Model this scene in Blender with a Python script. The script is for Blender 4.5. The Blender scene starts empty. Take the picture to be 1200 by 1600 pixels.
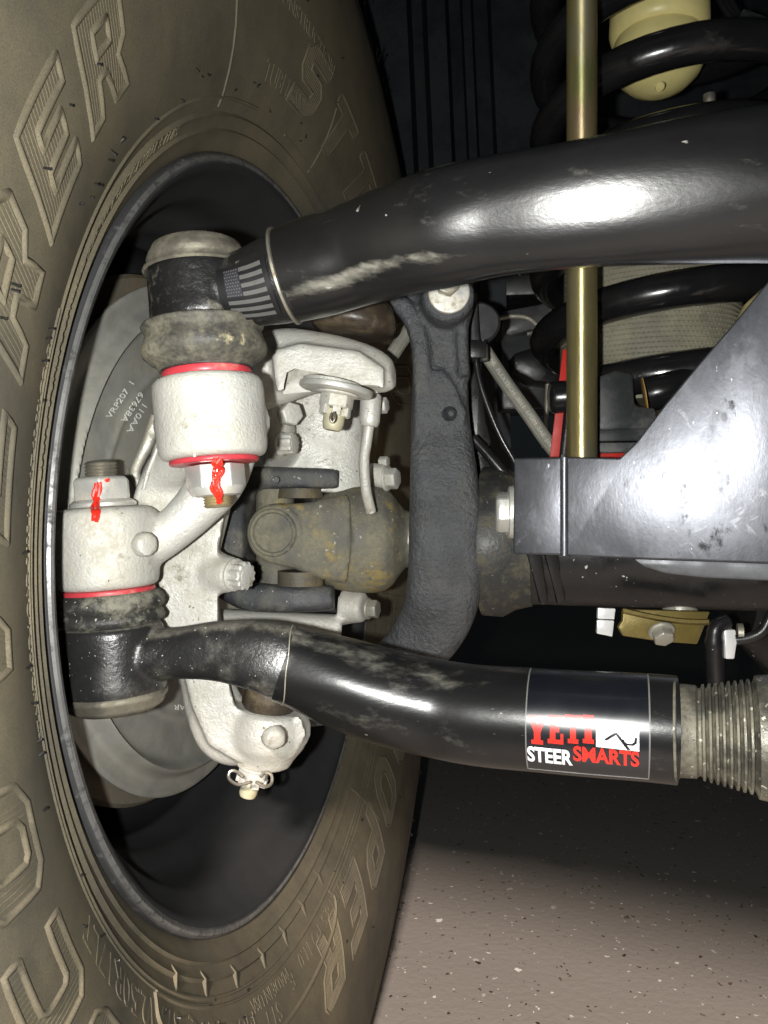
import bpy, bmesh, math, random
from mathutils import Vector as V, Matrix, noise
random.seed(7)
R = math.radians
S = bpy.context.scene
C = S.collection

# ------------------------------------------------------------------ camera, world, lamps
F = 1209.0                      # focal length in photograph pixels (1200 x 1600)
cam = bpy.data.cameras.new('camera')
cam.sensor_fit = 'VERTICAL'; cam.sensor_height = 24.0; cam.lens = 24.0 * F / 1600
cam.clip_start = 0.01; cam.clip_end = 100
cam_ob = bpy.data.objects.new('camera', cam); C.objects.link(cam_ob)
cam_ob.location = (0, 0, 0); cam_ob.rotation_euler = (R(90), 0, 0)
S.camera = cam_ob
S.view_settings.view_transform = 'Standard'; S.view_settings.look = 'None'
S.view_settings.exposure = 0.0; S.view_settings.gamma = 1.0

world = bpy.data.worlds.new('World'); S.world = world; world.use_nodes = True
world.node_tree.nodes['Background'].inputs[0].default_value = (0.75, 0.9, 1.0, 1)
world.node_tree.nodes['Background'].inputs[1].default_value = 0.009

def lamp(name, kind, loc, energy, color, **kw):
    l = bpy.data.lights.new(name, kind); l.energy = energy; l.color = color
    for k, v in kw.items(): setattr(l, k, v)
    o = bpy.data.objects.new(name, l); C.objects.link(o); o.location = loc
    return o
# the phone's own flash, beside its lens
lamp('flash', 'POINT', (-0.021, -0.002, -0.003), 9.0, (1.0, 0.995, 0.955), shadow_soft_size=0.0035)
# warm garage light on the ceiling in front of the car
gl = lamp('garage_light', 'SPOT', (-0.15, -2.6, 1.42), 1120.0, (1.0, 0.85, 0.75), shadow_soft_size=0.13, spot_size=R(24), spot_blend=0.5)
gl.rotation_euler = (V((0.40, 0.85, -0.48)) - gl.location).to_track_quat('-Z', 'Y').to_euler()

# ------------------------------------------------------------------ materials
MATS = {}
def mat(name, base, rough=0.5, metal=0.0, dust=None, amt=0.0, dscale=30.0, soft=0.12, grain=0.0, gscale=900.0,
        var=0.12, vscale=60.0, spec=0.5, coat=0.0, up=0.0, bump2=0.0, b2scale=120.0, rvar=0.12, dust2=None, amt2=0.0, d2scale=70.0,
        speck=None, spscale=500.0, spamt=0.0, stretch=None, bands=(), scr=0.0, cavity=None):
    """base paint + two patchy layers of dirt + fine grain + optional bright specks"""
    m = bpy.data.materials.new(name); m.use_nodes = True
    nt = m.node_tree; N = nt.nodes; L = nt.links
    bs = N['Principled BSDF']
    tc = N.new('ShaderNodeTexCoord'); co = tc.outputs['Object']
    if stretch:
        mp = N.new('ShaderNodeMapping'); mp.inputs['Scale'].default_value = stretch
        L.new(co, mp.inputs[0]); co = mp.outputs[0]
    def nz(scale, detail=6, rough_=0.62, off=None):
        n = N.new('ShaderNodeTexNoise'); n.inputs['Scale'].default_value = scale
        n.inputs['Detail'].default_value = detail; n.inputs['Roughness'].default_value = rough_
        L.new(co, n.inputs['Vector']); return n.outputs['Fac']
    def rng(src, a, b, c=0.0, d=1.0):
        r = N.new('ShaderNodeMapRange'); r.interpolation_type = 'SMOOTHSTEP'
        for i, v in zip((1, 2, 3, 4), (a, b, c, d)): r.inputs[i].default_value = v
        L.new(src, r.inputs[0]); return r.outputs[0]
    def mix(fac, a, b):
        x = N.new('ShaderNodeMix'); x.data_type = 'RGBA'
        if isinstance(fac, float): x.inputs[0].default_value = fac
        else: L.new(fac, x.inputs[0])
        for i, s in ((6, a), (7, b)):
            if isinstance(s, tuple): x.inputs[i].default_value = (*s, 1)
            else: L.new(s, x.inputs[i])
        return x.outputs[2]
    def mth(op, a, b):
        x = N.new('ShaderNodeMath'); x.operation = op
        for i, s in ((0, a), (1, b)):
            if isinstance(s, (int, float)): x.inputs[i].default_value = s
            else: L.new(s, x.inputs[i])
        return x.outputs[0]
    lo = tuple(c * (1 - var) for c in base); hi = tuple(min(1, c * (1 + var)) for c in base)
    col = mix(rng(nz(vscale), 0.3, 0.7), lo, hi)
    ro = rng(nz(vscale * 0.7, 4), 0.25, 0.75, max(0.03, rough - rvar), min(1, rough + rvar))
    if dust:
        th = 1 - amt
        src = nz(dscale, 9, 0.7)
        if up:
            geo = N.new('ShaderNodeNewGeometry'); sx = N.new('ShaderNodeSeparateXYZ')
            L.new(geo.outputs['Normal'], sx.inputs[0])
            src = mth('ADD', src, mth('MULTIPLY', sx.outputs[2], up))
        if bands:                    # dirt collects where the spray lands: faces turned towards these heights
            geo = N.new('ShaderNodeNewGeometry'); sx = N.new('ShaderNodeSeparateXYZ'); L.new(geo.outputs['Normal'], sx.inputs[0])
            for (bc, bw, bs_, x0, x1) in bands:
                q = mth('ABSOLUTE', mth('SUBTRACT', sx.outputs[2], bc), 0)
                so = N.new('ShaderNodeSeparateXYZ'); L.new(tc.outputs['Object'], so.inputs[0])
                src = mth('ADD', src, mth('MULTIPLY', rng(q, 0, bw, bs_, 0), rng(so.outputs[0], x0, x1, 1, 0)))
        df = rng(src, 0.25 + 0.5 * th - soft, 0.25 + 0.5 * th + soft)
        sp = rng(nz(gscale * 0.6, 3), 0.35, 0.6, 0.55, 1.0)
        df = mth('MULTIPLY', df, sp)
        col = mix(df, col, dust)
        x = N.new('ShaderNodeMix'); x.data_type = 'FLOAT'; L.new(df, x.inputs[0]); L.new(ro, x.inputs[2]); x.inputs[3].default_value = 0.85
        ro = x.outputs[0]
    if dust2:
        th = 1 - amt2
        d2 = rng(nz(d2scale, 8, 0.75), 0.25 + 0.5 * th - 0.06, 0.25 + 0.5 * th + 0.06)
        col = mix(d2, col, dust2)
        x = N.new('ShaderNodeMix'); x.data_type = 'FLOAT'; L.new(d2, x.inputs[0]); L.new(ro, x.inputs[2]); x.inputs[3].default_value = 0.8
        ro = x.outputs[0]
    if speck:
        sf = rng(nz(spscale, 2, 0.5), 0.74 - spamt, 0.78 - spamt)
        col = mix(sf, col, speck)
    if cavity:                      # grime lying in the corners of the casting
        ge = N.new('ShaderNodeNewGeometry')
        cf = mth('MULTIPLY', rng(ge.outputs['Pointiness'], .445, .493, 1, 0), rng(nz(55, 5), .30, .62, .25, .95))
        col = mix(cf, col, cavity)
    if scr:                         # fine directional scratches, two headings
        for ang, sc3 in ((0.75, (420, 420, 14)), (-0.95, (340, 340, 11))):
            mp1 = N.new('ShaderNodeMapping'); mp1.inputs['Rotation'].default_value = (0, ang, 0); L.new(tc.outputs['Object'], mp1.inputs[0])
            mp2 = N.new('ShaderNodeMapping'); mp2.inputs['Scale'].default_value = sc3; L.new(mp1.outputs[0], mp2.inputs[0])
            n3 = N.new('ShaderNodeTexNoise'); n3.inputs['Scale'].default_value = 1.0; n3.inputs['Detail'].default_value = 2; L.new(mp2.outputs[0], n3.inputs['Vector'])
            f3 = mth('MULTIPLY', mth('MULTIPLY', rng(n3.outputs['Fac'], .63, .72), rng(nz(28, 3), .48, .64)), scr)
            col = mix(f3, col, (0.50, 0.51, 0.55))
    L.new(col, bs.inputs['Base Color']); L.new(ro, bs.inputs['Roughness'])
    bs.inputs['Metallic'].default_value = metal
    bs.inputs['Specular IOR Level'].default_value = spec
    if coat: bs.inputs['Coat Weight'].default_value = coat; bs.inputs['Coat Roughness'].default_value = 0.12
    last = None
    for (st, sc, dist) in ((grain, gscale, 0.0006), (bump2, b2scale, 0.002)):
        if st:
            b = N.new('ShaderNodeBump'); b.inputs['Strength'].default_value = st; b.inputs['Distance'].default_value = dist
            L.new(nz(sc, 4), b.inputs['Height'])
            if last: L.new(last, b.inputs['Normal'])
            last = b.outputs[0]
    if last: L.new(last, bs.inputs['Normal'])
    MATS[name] = m
    return m

TAN = (0.30, 0.27, 0.20)
blackpaint = mat('dusty_black_paint', (0.009, 0.009, 0.0095), 0.25, dust=(0.22, 0.21, 0.175), amt=0.06, dscale=60, soft=0.13, grain=0.10, gscale=500,
                 spec=0.5, rvar=0.03, speck=(0.30, 0.29, 0.26), spscale=330, spamt=-0.005, stretch=(0.34, 1, 1), bands=((-0.66, 0.20, 0.22, .07, .13), (0.90, 0.25, 0.17, .08, .16)), var=0.3, vscale=25)
rodpaint = mat('dusty_tie_rod_paint', (0.009, 0.009, 0.0095), 0.25, dust=(0.22, 0.21, 0.175), amt=0.06, dscale=50, soft=0.14, grain=0.10, gscale=500,
                 spec=0.5, rvar=0.03, speck=(0.30, 0.29, 0.26), spscale=330, spamt=-0.005, stretch=(0.45, 1, 1), bands=((0.80, 0.40, 0.20, .13, .20), (-0.35, 0.3, 0.06, .2, .3)), var=0.3, vscale=25)
blackgrease = mat('greasy_black_steel', (0.018, 0.018, 0.018), 0.34, dust=(0.15, 0.14, 0.115), amt=0.24, dscale=34, bands=((0.85, 0.45, 0.24, .5, .6),), grain=0.35, gscale=600, spec=0.6,
                  speck=(0.42, 0.42, 0.39), spscale=750, spamt=0.04)
capsteel = mat('dirty_cap_steel', (0.20, 0.185, 0.15), 0.42, metal=0.6, dust=(0.27, 0.25, 0.19), amt=0.42, dscale=60, grain=0.2, gscale=500)
castblack = mat('black_painted_casting', (0.064, 0.067, 0.073), 0.46, dust=(0.11, 0.11, 0.105), amt=0.33, dscale=26, grain=1.0, gscale=650, spec=0.55,
                bump2=0.9, b2scale=380, var=0.2)
castblack2 = mat('dirty_casting_flange', (0.028, 0.029, 0.029), 0.5, dust=(0.10, 0.09, 0.055), amt=0.34, dscale=80, grain=0.6, gscale=500,
                 dust2=(0.22, 0.15, 0.05), amt2=0.19, d2scale=70, speck=(0.22, 0.21, 0.17), spscale=400, spamt=0.03)
castalu = mat('cast_aluminium', (0.62, 0.617, 0.575), 0.48, metal=0.3, dust=(0.47, 0.445, 0.36), amt=0.38, dscale=28, soft=0.2, grain=0.5, gscale=800, var=0.07,
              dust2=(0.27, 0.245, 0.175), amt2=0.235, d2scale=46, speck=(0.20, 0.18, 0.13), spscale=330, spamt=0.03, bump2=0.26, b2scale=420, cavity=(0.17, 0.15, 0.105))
zinc = mat('zinc_plate', (0.72, 0.72, 0.68), 0.36, metal=0.55, dust=(0.50, 0.46, 0.36), amt=0.35, dscale=60, grain=0.2, gscale=600, var=0.08)
zincdirty = mat('dirty_zinc', (0.42, 0.41, 0.36), 0.42, metal=0.5, dust=(0.34, 0.31, 0.23), amt=0.45, dscale=60, grain=0.35, gscale=500)
brasszinc = mat('yellow_zinc_thread', (0.52, 0.45, 0.27), 0.35, metal=0.7, dust=(0.35, 0.31, 0.22), amt=0.3, dscale=80, grain=0.2)
bootrub = mat('dusty_rubber_boot', (0.035, 0.034, 0.032), 0.55, dust=(0.23, 0.215, 0.155), amt=0.44, dscale=30, soft=0.14, grain=0.45, gscale=700,
              dust2=(0.42, 0.37, 0.22), amt2=0.22, d2scale=50)
bootdark = mat('greasy_rubber_boot', (0.030, 0.030, 0.028), 0.5, dust=(0.24, 0.23, 0.18), amt=0.47, dscale=60, soft=0.07, grain=0.7, gscale=600,
               speck=(0.42, 0.4, 0.33), spscale=500, spamt=0.06)
redring = mat('red_rubber_seal', (0.52, 0.045, 0.06), 0.4, dust=(0.5, 0.25, 0.2), amt=0.25, dscale=60)
blackring = mat('black_rubber_seal', (0.03, 0.03, 0.03), 0.5, dust=(0.12, 0.12, 0.1), amt=0.35, dscale=60)
redpaint = mat('red_torque_paint', (0.80, 0.03, 0.015), 0.35, grain=0.6, gscale=500, var=0.2)
yellowpaint = mat('yellow_paint_dab', (0.75, 0.62, 0.08), 0.5)
ujoint = mat('dusty_forged_steel', (0.115, 0.112, 0.095), 0.62, dust=(0.23, 0.215, 0.15), amt=0.50, dscale=45, soft=0.15, grain=0.6, gscale=620,
             dust2=(0.33, 0.25, 0.085), amt2=0.27, d2scale=34, speck=(0.40, 0.37, 0.28), spscale=330, spamt=0.06)
yokedark = mat('dark_forged_steel', (0.050, 0.053, 0.058), 0.55, dust=(0.16, 0.155, 0.125), amt=0.38, dscale=50, grain=0.6, gscale=600,
               dust2=(0.40, 0.20, 0.06), amt2=0.13, d2scale=60, speck=(0.36, 0.35, 0.3), spscale=420, spamt=0.05)
shieldm = mat('dusty_shield_steel', (0.37, 0.37, 0.345), 0.45, metal=0.3, dust=(0.42, 0.40, 0.32), amt=0.46, dscale=16, soft=0.2, grain=0.25, gscale=500, var=0.15,
              speck=(0.42, 0.4, 0.33), spscale=300, spamt=0.02, dust2=(0.30, 0.22, 0.11), amt2=0.12, d2scale=26)
discm = mat('rusty_disc_steel', (0.24, 0.215, 0.165), 0.55, metal=0.3, dust=(0.26, 0.17, 0.08), amt=0.38, dscale=30, grain=0.4)
tyrem = mat('dusty_tyre_rubber', (0.046, 0.045, 0.040), 0.8, dust=(0.172, 0.146, 0.090), amt=0.60, dscale=7.0, soft=0.26, grain=0.15, gscale=3000, spec=0.3, var=0.2, vscale=18)
tyreletter = mat('raised_letter_rubber', (0.052, 0.050, 0.043), 0.72, dust=(0.176, 0.150, 0.094), amt=0.60, dscale=7.0, soft=0.26, grain=0.15, gscale=3000, spec=0.3)
hairm = mat('mould_hair_rubber', (0.012, 0.012, 0.012), 0.5)
lugm = mat('tread_rubber', (0.016, 0.016, 0.015), 0.65, dust=(0.06, 0.055, 0.04), amt=0.35, dscale=20)
rimm = mat('black_wheel_paint', (0.033, 0.034, 0.0355), 0.45, var=0.06, rvar=0.03, grain=0.06, gscale=600, spec=0.5)
rimedge = mat('scuffed_flange_paint', (0.050, 0.051, 0.053), 0.38, dust=(0.22, 0.22, 0.21), amt=0.20, dscale=120, soft=0.10, grain=0.05, gscale=700, rvar=0.03, var=0.06, spec=0.7)
rimscuff = mat('bare_scuffed_lip', (0.20, 0.20, 0.195), 0.42, metal=0.4, dust=(0.07, 0.07, 0.07), amt=0.38, dscale=150, soft=0.10, grain=0.15, gscale=500)
goldzinc = mat('gold_zinc_plating', (0.74, 0.64, 0.30), 0.40, metal=0.9, grain=0.12, gscale=400, stretch=(1.3, 1.3, 0.3), speck=(0.75, 0.72, 0.55), spscale=300, spamt=0.02, rvar=0.04, var=0.15)
q_ = goldzinc.node_tree.nodes['Principled BSDF']; q_.inputs['Anisotropic'].default_value = 0.85; q_.inputs['Anisotropic Rotation'].default_value = 0.25
def iridescent(m, tints):           # drifting pink and green sheen of the chromate plating
    nt = m.node_tree; N = nt.nodes; L = nt.links; bs = N['Principled BSDF']; src = bs.inputs['Base Color'].links[0].from_socket
    tc = N.new('ShaderNodeTexCoord'); mp = N.new('ShaderNodeMapping'); mp.inputs['Scale'].default_value = (1, 1, .3); L.new(tc.outputs['Object'], mp.inputs[0])
    for k, c in enumerate(tints):
        n = N.new('ShaderNodeTexNoise'); n.inputs['Scale'].default_value = 38 + 13 * k; n.inputs['Detail'].default_value = 5; L.new(mp.outputs[0], n.inputs['Vector'])
        r = N.new('ShaderNodeMapRange'); r.interpolation_type = 'SMOOTHSTEP'; r.inputs[1].default_value = .50; r.inputs[2].default_value = .68; r.inputs[4].default_value = .75; L.new(n.outputs['Fac'], r.inputs[0])
        x = N.new('ShaderNodeMix'); x.data_type = 'RGBA'; L.new(r.outputs[0], x.inputs[0]); L.new(src, x.inputs[6]); x.inputs[7].default_value = (*c, 1); src = x.outputs[2]
    L.new(src, bs.inputs['Base Color'])
iridescent(goldzinc, ((.68, .42, .34), (.42, .54, .20), (.80, .76, .55)))
springm = mat('gloss_black_spring', (0.010, 0.010, 0.011), 0.22, spec=0.6, grain=0.06, gscale=300, dust=(0.08, 0.08, 0.075), amt=0.04, dscale=40)
bumpm = mat('cream_polyurethane', (0.72, 0.63, 0.27), 0.4, grain=0.08, gscale=300, var=0.06, dust=(0.55, 0.46, 0.18), amt=0.2, dscale=20, spec=0.4)
isolm = mat('black_moulded_rubber', (0.030, 0.032, 0.034), 0.42, dust=(0.10, 0.10, 0.095), amt=0.35, dscale=30, grain=0.15)
knurlm = mat('grey_spacer_rubber', (0.19, 0.18, 0.135), 0.6, dust=(0.29, 0.27, 0.19), amt=0.42, dscale=20, grain=0.3)
platem = mat('scuffed_silver_black_plate', (0.135, 0.140, 0.158), 0.36, metal=0.75, dust=(0.20, 0.205, 0.22), amt=0.14, dscale=95, soft=0.2, grain=0.10, gscale=500, var=0.18, vscale=40, scr=0.22, dust2=(0.075, 0.076, 0.082), amt2=0.22, d2scale=44,
             speck=(0.62, 0.63, 0.66), spscale=420, spamt=0.0, rvar=0.05, stretch=(1, 1, 0.55))
platedk = mat('dark_plate_end', (0.13, 0.133, 0.143), 0.48, metal=0.7, dust=(0.22, 0.225, 0.24), amt=0.40, dscale=20, soft=0.25, grain=0.15, gscale=300)
satinblack = mat('satin_black_paint', (0.011, 0.011, 0.012), 0.33, dust=(0.035, 0.035, 0.034), amt=0.2, dscale=40, grain=0.2, speck=(0.5, 0.5, 0.47), spscale=330, spamt=0.02)
greybr = mat('grey_frame_paint', (0.065, 0.068, 0.070), 0.35, dust=(0.14, 0.14, 0.135), amt=0.4, dscale=25, grain=0.1)
linerm = mat('liner_plastic', (0.020, 0.023, 0.028), 0.55, dust=(0.030, 0.033, 0.037), amt=0.45, dscale=12, grain=0.3, gscale=300)
hosem = mat('grey_brake_hose', (0.23, 0.225, 0.19), 0.6, dust=(0.33, 0.31, 0.25), amt=0.4, dscale=60, grain=0.3)
cablem = mat('black_cable_sheath', (0.014, 0.014, 0.015), 0.3)
redm = mat('red_powder_coat', (0.42, 0.018, 0.012), 0.5, spec=0.3)
brassbr = mat('yellow_zinc_bracket', (0.20, 0.155, 0.045), 0.5, metal=0.4, dust=(0.10, 0.075, 0.03), amt=0.4, dscale=40, grain=0.3)
whiteclip = mat('bright_clip_metal', (0.85, 0.85, 0.85), 0.35, metal=0.3)
labelm = mat('black_label_film', (0.007, 0.008, 0.012), 0.25, spec=1.0, rvar=0.03)
labelline = mat('label_film_edge', (0.16, 0.16, 0.15), 0.4)
printred = mat('label_red_print', (0.72, 0.03, 0.02), 0.30, var=0.0, rvar=0.02, spec=0.6)
printwhite = mat('label_white_print', (0.82, 0.82, 0.82), 0.3, var=0.0)
flaggrey = mat('decal_grey_print', (0.085, 0.085, 0.082), 0.5, dust=(0.055, 0.053, 0.045), amt=0.3, dscale=60)
flagblue = mat('decal_dark_print', (0.018, 0.019, 0.026), 0.5)
stampm = mat('pale_stamped_ink', (0.85, 0.84, 0.80), 0.6)
hoseprint = mat('pale_hose_print', (0.50, 0.49, 0.44), 0.6)
nickel = mat('worn_steel', (0.42, 0.40, 0.35), 0.35, metal=0.8, dust=(0.25, 0.22, 0.15), amt=0.4, dscale=60)

def floor_material():
    m = bpy.data.materials.new('flaked_epoxy_floor'); m.use_nodes = True
    nt = m.node_tree; N = nt.nodes; L = nt.links; bs = N['Principled BSDF']
    tc = N.new('ShaderNodeTexCoord')
    col = None
    base = N.new('ShaderNodeMix'); base.data_type = 'RGBA'
    n = N.new('ShaderNodeTexNoise'); n.inputs['Scale'].default_value = 3.0; n.inputs['Detail'].default_value = 8
    L.new(tc.outputs['Object'], n.inputs['Vector']); L.new(n.outputs['Fac'], base.inputs[0])
    base.inputs[6].default_value = (0.26, 0.238, 0.215, 1); base.inputs[7].default_value = (0.32, 0.292, 0.265, 1)
    col = base.outputs[2]
    wn = N.new('ShaderNodeTexNoise'); wn.inputs['Scale'].default_value = 160.0; wn.inputs['Detail'].default_value = 2
    L.new(tc.outputs['Object'], wn.inputs['Vector'])
    wa = N.new('ShaderNodeVectorMath'); wa.operation = 'MULTIPLY_ADD'
    wa.inputs[1].default_value = (0.012, 0.012, 0.012)
    L.new(wn.outputs['Color'], wa.inputs[0]); L.new(tc.outputs['Object'], wa.inputs[2])
    for (sc, size, keep, c) in ((40, 0.12, 0.88, (0.80, 0.79, 0.75)), (65, 0.15, 0.82, (0.50, 0.48, 0.44)), (74, 0.13, 0.82, (0.045, 0.038, 0.034)),
                                (105, 0.17, 0.80, (0.15, 0.09, 0.07)), (140, 0.20, 0.82, (0.72, 0.70, 0.66)), (165, 0.20, 0.80, (0.06, 0.05, 0.045))):
        v = N.new('ShaderNodeTexVoronoi'); v.inputs['Scale'].default_value = sc; v.inputs['Randomness'].default_value = 1
        L.new(wa.outputs[0], v.inputs['Vector'])
        sp = N.new('ShaderNodeSeparateColor'); L.new(v.outputs['Color'], sp.inputs[0])
        k = N.new('ShaderNodeMath'); k.operation = 'GREATER_THAN'; L.new(sp.outputs[0], k.inputs[0]); k.inputs[1].default_value = keep
        sz = N.new('ShaderNodeMath'); sz.operation = 'MULTIPLY'; L.new(sp.outputs[1], sz.inputs[0]); sz.inputs[1].default_value = size * 1.5
        d = N.new('ShaderNodeMath'); d.operation = 'LESS_THAN'; L.new(v.outputs['Distance'], d.inputs[0]); L.new(sz.outputs[0], d.inputs[1])
        mu = N.new('ShaderNodeMath'); mu.operation = 'MULTIPLY'; L.new(k.outputs[0], mu.inputs[0]); L.new(d.outputs[0], mu.inputs[1])
        x = N.new('ShaderNodeMix'); x.data_type = 'RGBA'; L.new(mu.outputs[0], x.inputs[0]); L.new(col, x.inputs[6]); x.inputs[7].default_value = (*c, 1)
        col = x.outputs[2]
    L.new(col, bs.inputs['Base Color']); bs.inputs['Roughness'].default_value = 0.42; bs.inputs['Specular IOR Level'].default_value = 0.35
    b = N.new('ShaderNodeBump'); b.inputs['Strength'].default_value = 0.25; b.inputs['Distance'].default_value = 0.002
    n2 = N.new('ShaderNodeTexNoise'); n2.inputs['Scale'].default_value = 120; L.new(tc.outputs['Object'], n2.inputs['Vector'])
    L.new(n2.outputs['Fac'], b.inputs['Height']); L.new(b.outputs[0], bs.inputs['Normal'])
    return m

# ------------------------------------------------------------------ geometry helpers
def W(x, y, d):                 # photograph pixel at a depth in metres -> point in the place
    return V(((x - 600) / F * d, d, (800 - y) / F * d))
def px(n, d): return n * d / F  # length of n pixels at depth d

class Mesh:
    def __init__(s): s.v = []; s.f = []; s.mi = []; s.mats = []
    def add(s, vs, fs, mi=0):
        o = len(s.v); s.v += [V(p) for p in vs]; s.f += [tuple(i + o for i in f) for f in fs]; s.mi += [mi] * len(fs)
        return s
    def rings(s, rings, closed=True, cap0=True, cap1=True, mi=0):
        n = len(rings[0]); vs = [p for r in rings for p in r]; fs = []
        for i in range(len(rings) - 1):
            for j in range(n if closed else n - 1):
                k = (j + 1) % n
                fs.append((i * n + j, i * n + k, (i + 1) * n + k, (i + 1) * n + j))
        if cap0 and closed: fs.append(tuple(range(n - 1, -1, -1)))
        if cap1 and closed: fs.append(tuple((len(rings) - 1) * n + j for j in range(n)))
        return s.add(vs, fs, mi)
    def lathe(s, p0, axis, prof, seg=48, cap=True, mi=0, loop=False):
        axis = V(axis).normalized()
        b1 = axis.orthogonal().normalized(); b2 = axis.cross(b1)
        rs = []
        for (t, r) in prof:
            rs.append([p0 + axis * t + (b1 * math.cos(a) + b2 * math.sin(a)) * max(r, 1e-5) for a in [2 * math.pi * j / seg for j in range(seg)]])
        if loop: rs.append(rs[0])
        return s.rings(rs, True, cap and not loop, cap and not loop, mi)
    def box(s, c, x, y, z, mi=0):      # centre and three half axes
        vs = [c + x * a + y * b + z * d for a in (-1, 1) for b in (-1, 1) for d in (-1, 1)]
        return s.add(vs, [(0, 1, 3, 2), (4, 6, 7, 5), (0, 4, 5, 1), (2, 3, 7, 6), (0, 2, 6, 4), (1, 5, 7, 3)], mi)
    def slab(s, pts, thick, mi=0):     # polygon swept along a vector
        n = len(pts); t = V(thick)
        vs = list(pts) + [p + t for p in pts]
        return s.add(vs, [tuple(range(n)), tuple(range(2 * n - 1, n - 1, -1))] + [(i, i + n, (i + 1) % n + n, (i + 1) % n) for i in range(n)], mi)
    def build(s, name, m, parent=None, smooth=38, bevel=0, remesh=0, it=3, seg=2, recalc=True, disp=None):
        me = bpy.data.meshes.new(name)
        org = parent['_o'] if parent is not None and '_o' in parent else (0, 0, 0)
        org = V(org)
        me.from_pydata([p - org for p in s.v], [], s.f)
        ms = m if isinstance(m, (list, tuple)) else [m]
        for q in ms: me.materials.append(q)
        if len(ms) > 1: me.polygons.foreach_set('material_index', s.mi)
        if recalc:
            bm = bmesh.new(); bm.from_mesh(me); bmesh.ops.recalc_face_normals(bm, faces=bm.faces); bm.to_mesh(me); bm.free()
        o = bpy.data.objects.new(name, me); C.objects.link(o)
        if remesh:
            md = o.modifiers.new('r', 'REMESH'); md.mode = 'VOXEL'; md.voxel_size = remesh
            sm = o.modifiers.new('s', 'SMOOTH'); sm.factor = 0.5; sm.iterations = it
        elif bevel:
            md = o.modifiers.new('b', 'BEVEL'); md.width = bevel; md.segments = seg; md.limit_method = 'ANGLE'; md.angle_limit = R(35)
        if remesh or bevel:
            dg = bpy.context.evaluated_depsgraph_get()
            nm = bpy.data.meshes.new_from_object(o.evaluated_get(dg)); o.modifiers.clear(); o.data = nm; nm.name = name
            if not nm.materials: nm.materials.append(ms[0])
        me = o.data
        me.polygons.foreach_set('use_smooth', [True] * len(me.polygons))
        if not remesh: me.set_sharp_from_angle(angle=R(smooth))
        me.update()
        if parent is not None:
            o.parent = parent
        return o

def thing(name, loc, label, cat, group=None, kind=None):
    o = bpy.data.objects.new(name, None); C.objects.link(o); o.location = loc; o['_o'] = tuple(loc)
    o.empty_display_size = 0.02
    return tag(o, label, cat, group, kind)
def tag(o, label=None, cat=None, group=None, kind=None):
    if label: o['label'] = label
    if cat: o['category'] = cat
    if group: o['group'] = group
    if kind: o['kind'] = kind
    return o
def sub(o, parent, root):            # child of a part: same mesh origin as the root thing
    o.parent = parent; return o
def sp(parent):                      # lets a part act as parent while meshes stay in the root's coordinates
    if '_o' not in parent: parent['_o'] = parent.parent['_o']
    return parent

def spline(pts, n=8):
    """Catmull-Rom through rows of numbers"""
    P = [list(p) for p in pts]; P = [[2 * a - b for a, b in zip(P[0], P[1])]] + P + [[2 * a - b for a, b in zip(P[-1], P[-2])]]
    out = []
    for i in range(1, len(P) - 2):
        for k in range(n):
            t = k / n
            out.append([0.5 * (2 * b + (c - a) * t + (2 * a - 5 * b + 4 * c - d) * t * t + (3 * b - a - 3 * c + d) * t ** 3)
                        for a, b, c, d in zip(P[i - 1], P[i], P[i + 1], P[i + 2])])
    out.append(P[-2]); return out

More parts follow.
